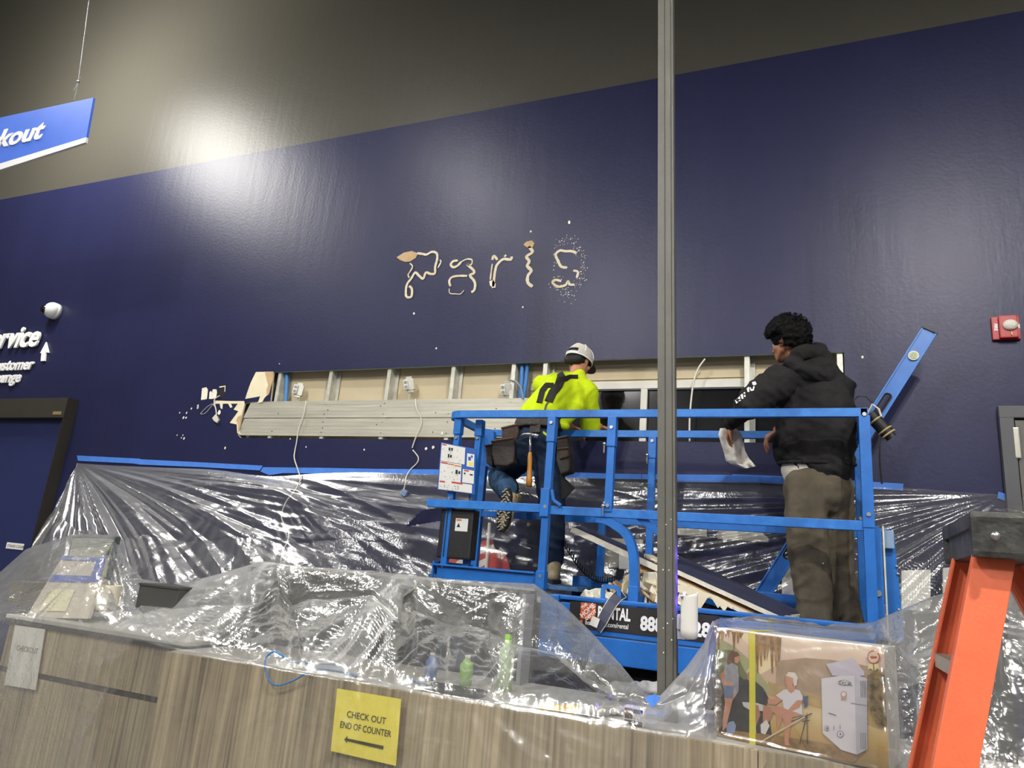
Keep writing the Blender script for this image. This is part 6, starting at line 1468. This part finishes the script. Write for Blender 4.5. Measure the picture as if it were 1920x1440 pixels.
m = MB(); pts = [P(x, y, 4.16) for x, y in ((1268, 1095), (1300, 1103), (1345, 1118), (1375, 1135), (1372, 1142), (1364, 1137), (1358, 1148), (1350, 1136), (1346, 1140), (1332, 1118), (1326, 1122), (1310, 1147), (1300, 1120), (1284, 1112), (1268, 1110))]
m.prism(pts, (0, .003, 0)); tag(m.build('torn_drywall_paper', M_CREAM), 'cream paper hanging in torn points below the drywall slabs on the lift', 'torn paper')
# curled navy strip over the banner
t = thing('drywall_strip', 'curved navy drywall strip with white broken end drooping over the rental banner', 'drywall strip', P(1150, 1140, 4.0))
cl = [P(1168, 1112, 4.10), P(1158, 1118, 4.06), P(1148, 1130, 4.03), P(1138, 1146, 4.01), P(1129, 1164, 4.00), P(1118, 1180, 4.00)]
m = MB(); m2 = MB(); pv = None
for i, p in enumerate(cl):
    tt = (cl[min(i + 1, 5)] - cl[max(i - 1, 0)]).normalized(); sd = V((0, -1, 0)).cross(tt).normalized(); nn = V((0, -1, 0)); w_ = .030
    r = [p + sd * w_, p - sd * w_, p - sd * w_ + V((0, .014, 0)), p + sd * w_ + V((0, .014, 0))]
    a_ = [m2.bm.verts.new(q) for q in r]; b_ = [m.bm.verts.new(q + V((0, -.001, 0))) for q in (r[0] * .96 + r[1] * .04, r[1] * .96 + r[0] * .04)]
    if pv:
        for k in range(4): m2._f([pv[0][k], pv[0][(k + 1) % 4], a_[(k + 1) % 4], a_[k]])
        m._f([pv[1][0], pv[1][1], b_[1], b_[0]])
    pv = (a_, b_)
m2.build('gypsum_core', M_GYP, t); m.build('painted_face', M_NAVY, t); m = MB(); m.box(P(1115, 1166, 3.992), (.045, .004, .05), Euler((0, .3, 0))); m.build('bare_patch', M_PAPER, t); adopt(t)
# heap of broken pieces
random.seed(21)
def chunk(px, py, Y, s, e, mt, flat=.25):
    c = P(px, py, Y); n = random.randint(5, 7); R = Euler(e).to_matrix(); pts = [c + R @ V((math.cos(2 * PI * k / n) * s * random.uniform(.6, 1.2), math.sin(2 * PI * k / n) * s * random.uniform(.5, .9), 0)) for k in range(n)]
    m = MB(); m.prism(pts, R @ V((0, 0, .013))); mm = m.build('drywall_piece', mt)
    b = mm.modifiers.new('bevel', 'BEVEL'); b.width = .002; b.segments = 1
    return tag(mm, 'small broken drywall piece heaped on the lift deck below the slabs', 'drywall piece', 'broken drywall pieces heaped on the lift')
for px, py, Y, s in ((1208, 1062, 4.3, .07), (1225, 1068, 4.28, .06), (1215, 1078, 4.3, .08), (1233, 1085, 4.25, .07), (1205, 1090, 4.28, .06), (1222, 1098, 4.22, .09), (1238, 1105, 4.2, .07), (1205, 1110, 4.22, .06), (1222, 1118, 4.18, .07), (1236, 1124, 4.18, .06), (1210, 1128, 4.18, .06), (1228, 1135, 4.17, .06),
                     (1186, 1092, 4.3, .07), (1176, 1102, 4.28, .06), (1200, 1101, 4.32, .08), (1120, 1115, 4.25, .06), (1135, 1110, 4.3, .06), (1148, 1108, 4.25, .06), (1160, 1100, 4.3, .05), (1180, 1112, 4.22, .05), (1290, 1125, 4.25, .09), (1275, 1140, 4.2, .08), (1200, 1070, 4.24, .06), (1216, 1088, 4.2, .07), (1230, 1097, 4.16, .06), (1203, 1100, 4.18, .05), (1212, 1118, 4.15, .06), (1240, 1130, 4.15, .05), (1100, 1118, 4.22, .05), (1128, 1120, 4.17, .045), (1142, 1117, 4.17, .04), (1226, 1055, 4.3, .07), (1285, 1150, 4.2, .06), (1243, 1070, 4.26, .07)):
    chunk(px, py, Y, s, (random.uniform(.3, 1.7), random.uniform(-.6, .6), random.uniform(0, 3)), random.choice([M_GYP, M_CREAM, M_GYP, M_TAN, M_CREAM]))
# black bag under the slabs
m = MB()
for k in range(10): m.sphere(P(1300 + k * 14, 1140 + k * 3, 4.28), (.06, .08, .035), 10, 8)
fuse(m, 'rubbish_bag', mat('black_bag', hx('101012'), .35, bump=.8, bscale=30), None, .012, 2, disp=lambda p, n: .012 * noise.noise(p * 22)); tag(bpy.data.objects['rubbish_bag'], 'black rubbish bag lying under the drywall slabs on the lift', 'bag')

# white lamp cover and violet lit bracket fixed to the pole
pY = 3.02
t = thing('clip_lamp', 'white curved lamp cover with violet light clipped to the right side of the pole', 'lamp', P(1285, 1150, pY))
a0, a1 = P(1292, 1108, pY), P(1291, 1192, pY); ax_ = (a1 - a0)
m = MB(); ring0 = []; N = 14; g = []
for i in range(9):
    s = i / 8; c = a0 + ax_ * s; row = []
    for k in range(N + 1):
        th = -PI * .9 + PI * 1.0 * k / N; rr = .034
        zo = -.028 * (1 - k / N) * (1 if i == 0 else 0) + .0 * k
        row.append(m.bm.verts.new(c + V((math.cos(th) * rr, math.sin(th) * rr * .8 + .01, zo + (-.012 * math.sin(PI * k / N) if i == 8 else 0)))))
    g.append(row)
for i in range(8):
    for k in range(N): m._f([g[i][k], g[i][k + 1], g[i + 1][k + 1], g[i + 1][k]])
o = m.build('cover', mat('lamp_cover_white', hx('d8d6d0'), .5), t, smooth=True); sm = o.modifiers.new('thick', 'SOLIDIFY'); sm.thickness = .004
m = MB(); m.prism([P(x, y, pY + .03) for x, y in ((1269, 1158), (1282, 1152), (1290, 1170), (1298, 1195), (1290, 1200), (1270, 1198))], (0, .02, 0)); m.box(P(1276, 1166, pY + .03), (.028, .03, .06), bev=.01); br = m.build('bracket', mat('bracket_grey', hx('a8a6b2'), .5), t)
m = MB(); m.cyl(P(1277, 1164, pY + .012), P(1277, 1164, pY + .002), .006, 12); m.build('screw', M_STEEL, br)
m = MB(); m.cyl(P(1283, 1110, pY + .045), P(1283, 1150, pY + .045), .005, 10); m.build('violet_tube', mat('violet_emitter', (.16, .06, 1.0), .5, emit=14.0), t)
adopt(t)
for py_ in (1040, 1085, 1130):                                  # the short violet tube of the clip lamp
    ld = bpy.data.lights.new('violet_light', 'POINT'); ld.energy = .35; ld.color = (.12, .04, 1.0); ld.shadow_soft_size = .006; lo = bpy.data.objects.new('violet_light', ld); COL.objects.link(lo); lo.location = P(1281, py_, pY + .075)

# things behind the wall film
YB = 5.04
def bw(poly, name, mt, lb, cat_, Y=YB, th=.03):
    m = MB(); m.prism([P(x, y, Y) for x, y in poly], (0, th, 0)); o = m.build(name, mt); b = o.modifiers.new('bevel', 'BEVEL'); b.width = .004; b.segments = 2; b.limit_method = 'ANGLE'; return tag(o, lb, cat_)
bw([(1270, 984), (1325, 990), (1325, 1007), (1270, 1003)], 'wall_label_holder', M_OFFW, 'white rectangular wall holder behind the film just right of the pole', 'wall holder')
bw([(1343, 1000), (1350, 993), (1375, 993), (1412, 982), (1424, 985), (1432, 1002), (1441, 1008), (1441, 1017), (1345, 1011)], 'brochure_tray', M_OFFW, 'white tapered paper pile behind the film, right of the pole below the mid rail', 'paper pile')
bw([(1133, 1008), (1205, 1012), (1203, 1066), (1131, 1064)], 'wall_panel_box', M_OFFW, 'pale square wall box behind the film and the curved gate tube', 'wall box')
bw([(1160, 1030), (1180, 1031), (1180, 1068), (1160, 1067)], 'control_unit', mat('unit_grey', hx('9fa2a0'), .5), 'narrow grey unit in front of the pale wall box behind the gate tube', 'unit', Y=4.80)
bw([(1466, 1060), (1490, 1050), (1512, 1075), (1520, 1160), (1466, 1160)], 'white_board', M_PAPER, 'white board standing behind the film beside the leg of the hooded person', 'board')
bw([(1690, 1070), (1745, 1068), (1745, 1140), (1690, 1150)], 'white_board', M_PAPER, 'white board behind the film right of the lift end guard', 'board', Y=4.96)
bw([(1768, 1065), (1800, 1062), (1800, 1120), (1768, 1122)], 'white_board', M_PAPER, 'narrow white board behind the film just left of the ladder', 'board', Y=4.96)
# red and white striped flag on a pale staff
t = thing('striped_flag', 'folded red and white striped flag behind the film at the left end of the lift', 'flag', P(890, 1070, 5.03))
for k in range(8):
    m = MB(); r0, r1 = 1.0 - k * .11, 1.0 - (k + 1) * .11; cx, cy = 955, 1100; n = 12; A_ = []; B_ = []
    for i in range(n + 1):
        th = PI * 1.02 + (PI * .40) * i / n; A_.append(P(cx + 135 * r0 * math.cos(th), cy + 92 * r0 * math.sin(th), 5.03 - .002 * k)); B_.append(P(cx + 135 * r1 * math.cos(th), cy + 92 * r1 * math.sin(th), 5.03 - .002 * k))
    m.prism(A_ + B_[::-1], (0, .008, 0)); m.build('red_stripe' if k % 2 == 0 else 'white_stripe', mat('flag_red', hx('c0453c'), .8) if k % 2 == 0 else M_PAPER, t)
m = MB(); m.prism([P(x, y, 5.01) for x, y in ((915, 1040), (935, 1030), (950, 1045), (962, 1085), (905, 1085))], (0, .008, 0)); m.build('red_fold', MATS['flag_red'], t)
m = MB(); m.cyl(P(918, 980, 5.0), P(910, 1090, 5.0), .012, 12); m.build('staff', M_PAPER, t); adopt(t)
# crumpled drop cloth on the far side of the counter by the pole
m = MB(); random.seed(4)
for k in range(12): m.sphere(P(1150 + k * 8, 1297 - 6 * abs(math.sin(k)), 3.42), (.05, .07, .03), 8, 6)
fuse(m, 'crumpled_paper', mat('crumple_grey', hx('a9a8a4'), .8, bump=.6, bscale=40), None, .010, 1, disp=lambda p, n: .015 * noise.noise(p * 24)); tag(bpy.data.objects['crumpled_paper'], 'grey white crumpled paper on the worktop behind the foot of the pole', 'paper')
# dark desk shapes under the film at the right, behind the ladder
bin_(1712, 1150, 1900, 1300, 3.35, .3, 'printer', mat('printer_black', hx('1a1a1b'), .5), 'dark office printer under the film behind the ladder', 'printer', ZC + .001)

# ================================================================ STEP LADDER
ORG = mat('ladder_orange', hx('e06a42'), .45, var=.06, vscale=14, bump=.05, bscale=120)
t = thing('step_ladder', 'orange fibreglass step ladder with worn black top cap at the right edge', 'ladder', (1.6, 1.9, 0))
n0, n1 = P(1869, 1022, 1.86), P(1791, 1440, 1.80)             # near front rail, top and lower point
f0 = P(1818, 1006, 2.16)
def down(p, q, z): return p + (q - p) * ((p.z - z) / (p.z - q.z))
nb_ = down(n0, n1, 0.02)
off = f0 - n0
dirn = (nb_ - n0).normalized(); stepd = V((off.x, off.y, 0)).normalized(); nrm = stepd.cross(dirn).normalized()
if nrm.dot(CAM - n0) < 0: nrm = -nrm
sp_ = (V((off.x, off.y, 0)).length)
Lr = (nb_ - n0).length
def rail(p0, dir_, L_, name, wd_, dpth, wdir, ddir, label=None):
    """C channel: web between two flanges"""
    R = Matrix((wdir, ddir, dir_)).transposed(); c = p0 + dir_ * L_ / 2
    m = MB(); m.box(c, (wd_, .006, L_), R, .002); m.box(c + wdir * (wd_ / 2 - .003) + ddir * dpth / 2, (.006, dpth, L_), R, .002); m.box(c - wdir * (wd_ / 2 - .003) + ddir * dpth / 2, (.006, dpth, L_), R, .002)
    return m.build(name, ORG, t, label=label)
wdir = dirn.cross(stepd).normalized()
if wdir.x < 0: wdir = -wdir
sd_ = wdir.cross(dirn).normalized()
if sd_.dot(stepd) < 0: sd_ = -sd_
flare = V((off.x, off.y, 0)).normalized()
rail(n0, dirn, Lr, 'front_rail', .076, .03, wdir, sd_)
fd = (dirn + flare * .055).normalized(); rail(n0 + flare * sp_, fd, Lr, 'front_rail', .076, .03, wdir, -sd_)
R_ = Matrix((sd_, wdir, dirn)).transposed()
for k in range(5):
    d_ = .262 + k * .305; w_ = sp_ + .05 * d_; c = n0 + dirn * d_ + flare * w_ / 2
    m = MB(); Rs = Matrix((flare, V((0, 0, 1)).cross(flare), V((0, 0, 1)))).transposed(); m.box(c, (w_ - .02, .075, .004), Rs); m.box(c + Rs @ V((0, -.036, -.014)), (w_ - .02, .003, .03), Rs); m.box(c + Rs @ V((0, .036, -.014)), (w_ - .02, .003, .03), Rs)
    s = m.build('step', mat('step_aluminium', hx('a8a49a'), .4, metal=.6), t)
    m = MB(); m.bar(c - flare * (w_ / 2 - .03) + V((0, 0, -.004)) , c - flare * (w_ / 2 - .012) + dirn * .10, .02, .004); m.build('step_brace', M_GALV, s)
r0 = n0 + wdir * .085 + V((0, 0, -.01)); rd = (V((wdir.x * .42, wdir.y * .42, -1))).normalized(); Lq = (r0.z - .02) / -rd.z
w2 = rd.cross(stepd).normalized(); w2 = w2 if w2.x > 0 else -w2
s2 = w2.cross(rd).normalized(); s2 = s2 if s2.dot(stepd) > 0 else -s2
rail(r0, rd, Lq, 'rear_rail', .05, .025, w2, s2); rail(r0 + flare * sp_, (rd + flare * .05).normalized(), Lq, 'rear_rail', .05, .025, w2, -s2)
for k in range(4):
    d_ = .4 + k * .4; c = r0 + rd * d_; m = MB(); m.bar(c, c + flare * (sp_ + .05 * d_), .02, .02); m.build('cross_brace', M_GALV, t)
# cap
capR = Matrix((flare, V((0, 0, 1)).cross(flare), V((0, 0, 1)))).transposed(); cy_ = capR.col[1]
if V(cy_).dot(wdir) < 0: sgn = -1
else: sgn = 1
cc = n0 + flare * sp_ / 2 + V(cy_) * sgn * .045 + V((0, 0, .040))
CAPM = mat('cap_black_worn', hx('1f1f1e'), .5, var=.5, vscale=16, col2=hx('45443f'), bump=.3, bscale=40)
m = MB(); m.box(cc + V((0, 0, .008)), (sp_ + .10, .20, .036), capR, .012); m.box(cc + V((0, 0, -.02)), (sp_ + .085, .18, .09), capR, .014); cap_o = m.build('top_cap', CAPM, t)
for k in (-1, 1): m = MB(); m.box(cc + capR @ V((k * (sp_ / 2 + .035), 0, -.022)), (.03, .20, .10), capR, .014); m.build('cap_end', CAPM, cap_o)
for k in range(5):
    m = MB(); m.box(cc + capR @ V((-sp_ / 2 + .02 + k * .018, -.101, -.012)), (.007, .006, .085), capR, .002); m.build('cap_rib', CAPM, cap_o)
for k, (dx_, dz_) in enumerate(((-.05, .0), (.0, -.05))): pass
for q in ((1867, 1005), (1869, 1033)):
    d_ = ray(*q).normalized(); c = CAM + d_ * ((n0 - CAM).length - .075 if q[1] < 1015 else (n0 - CAM).length - .005); m = MB(); m.sphere(c, (.010, .010, .010), 12, 8); m.build('rivet', M_STEEL, t, smooth=True)
adopt(t)
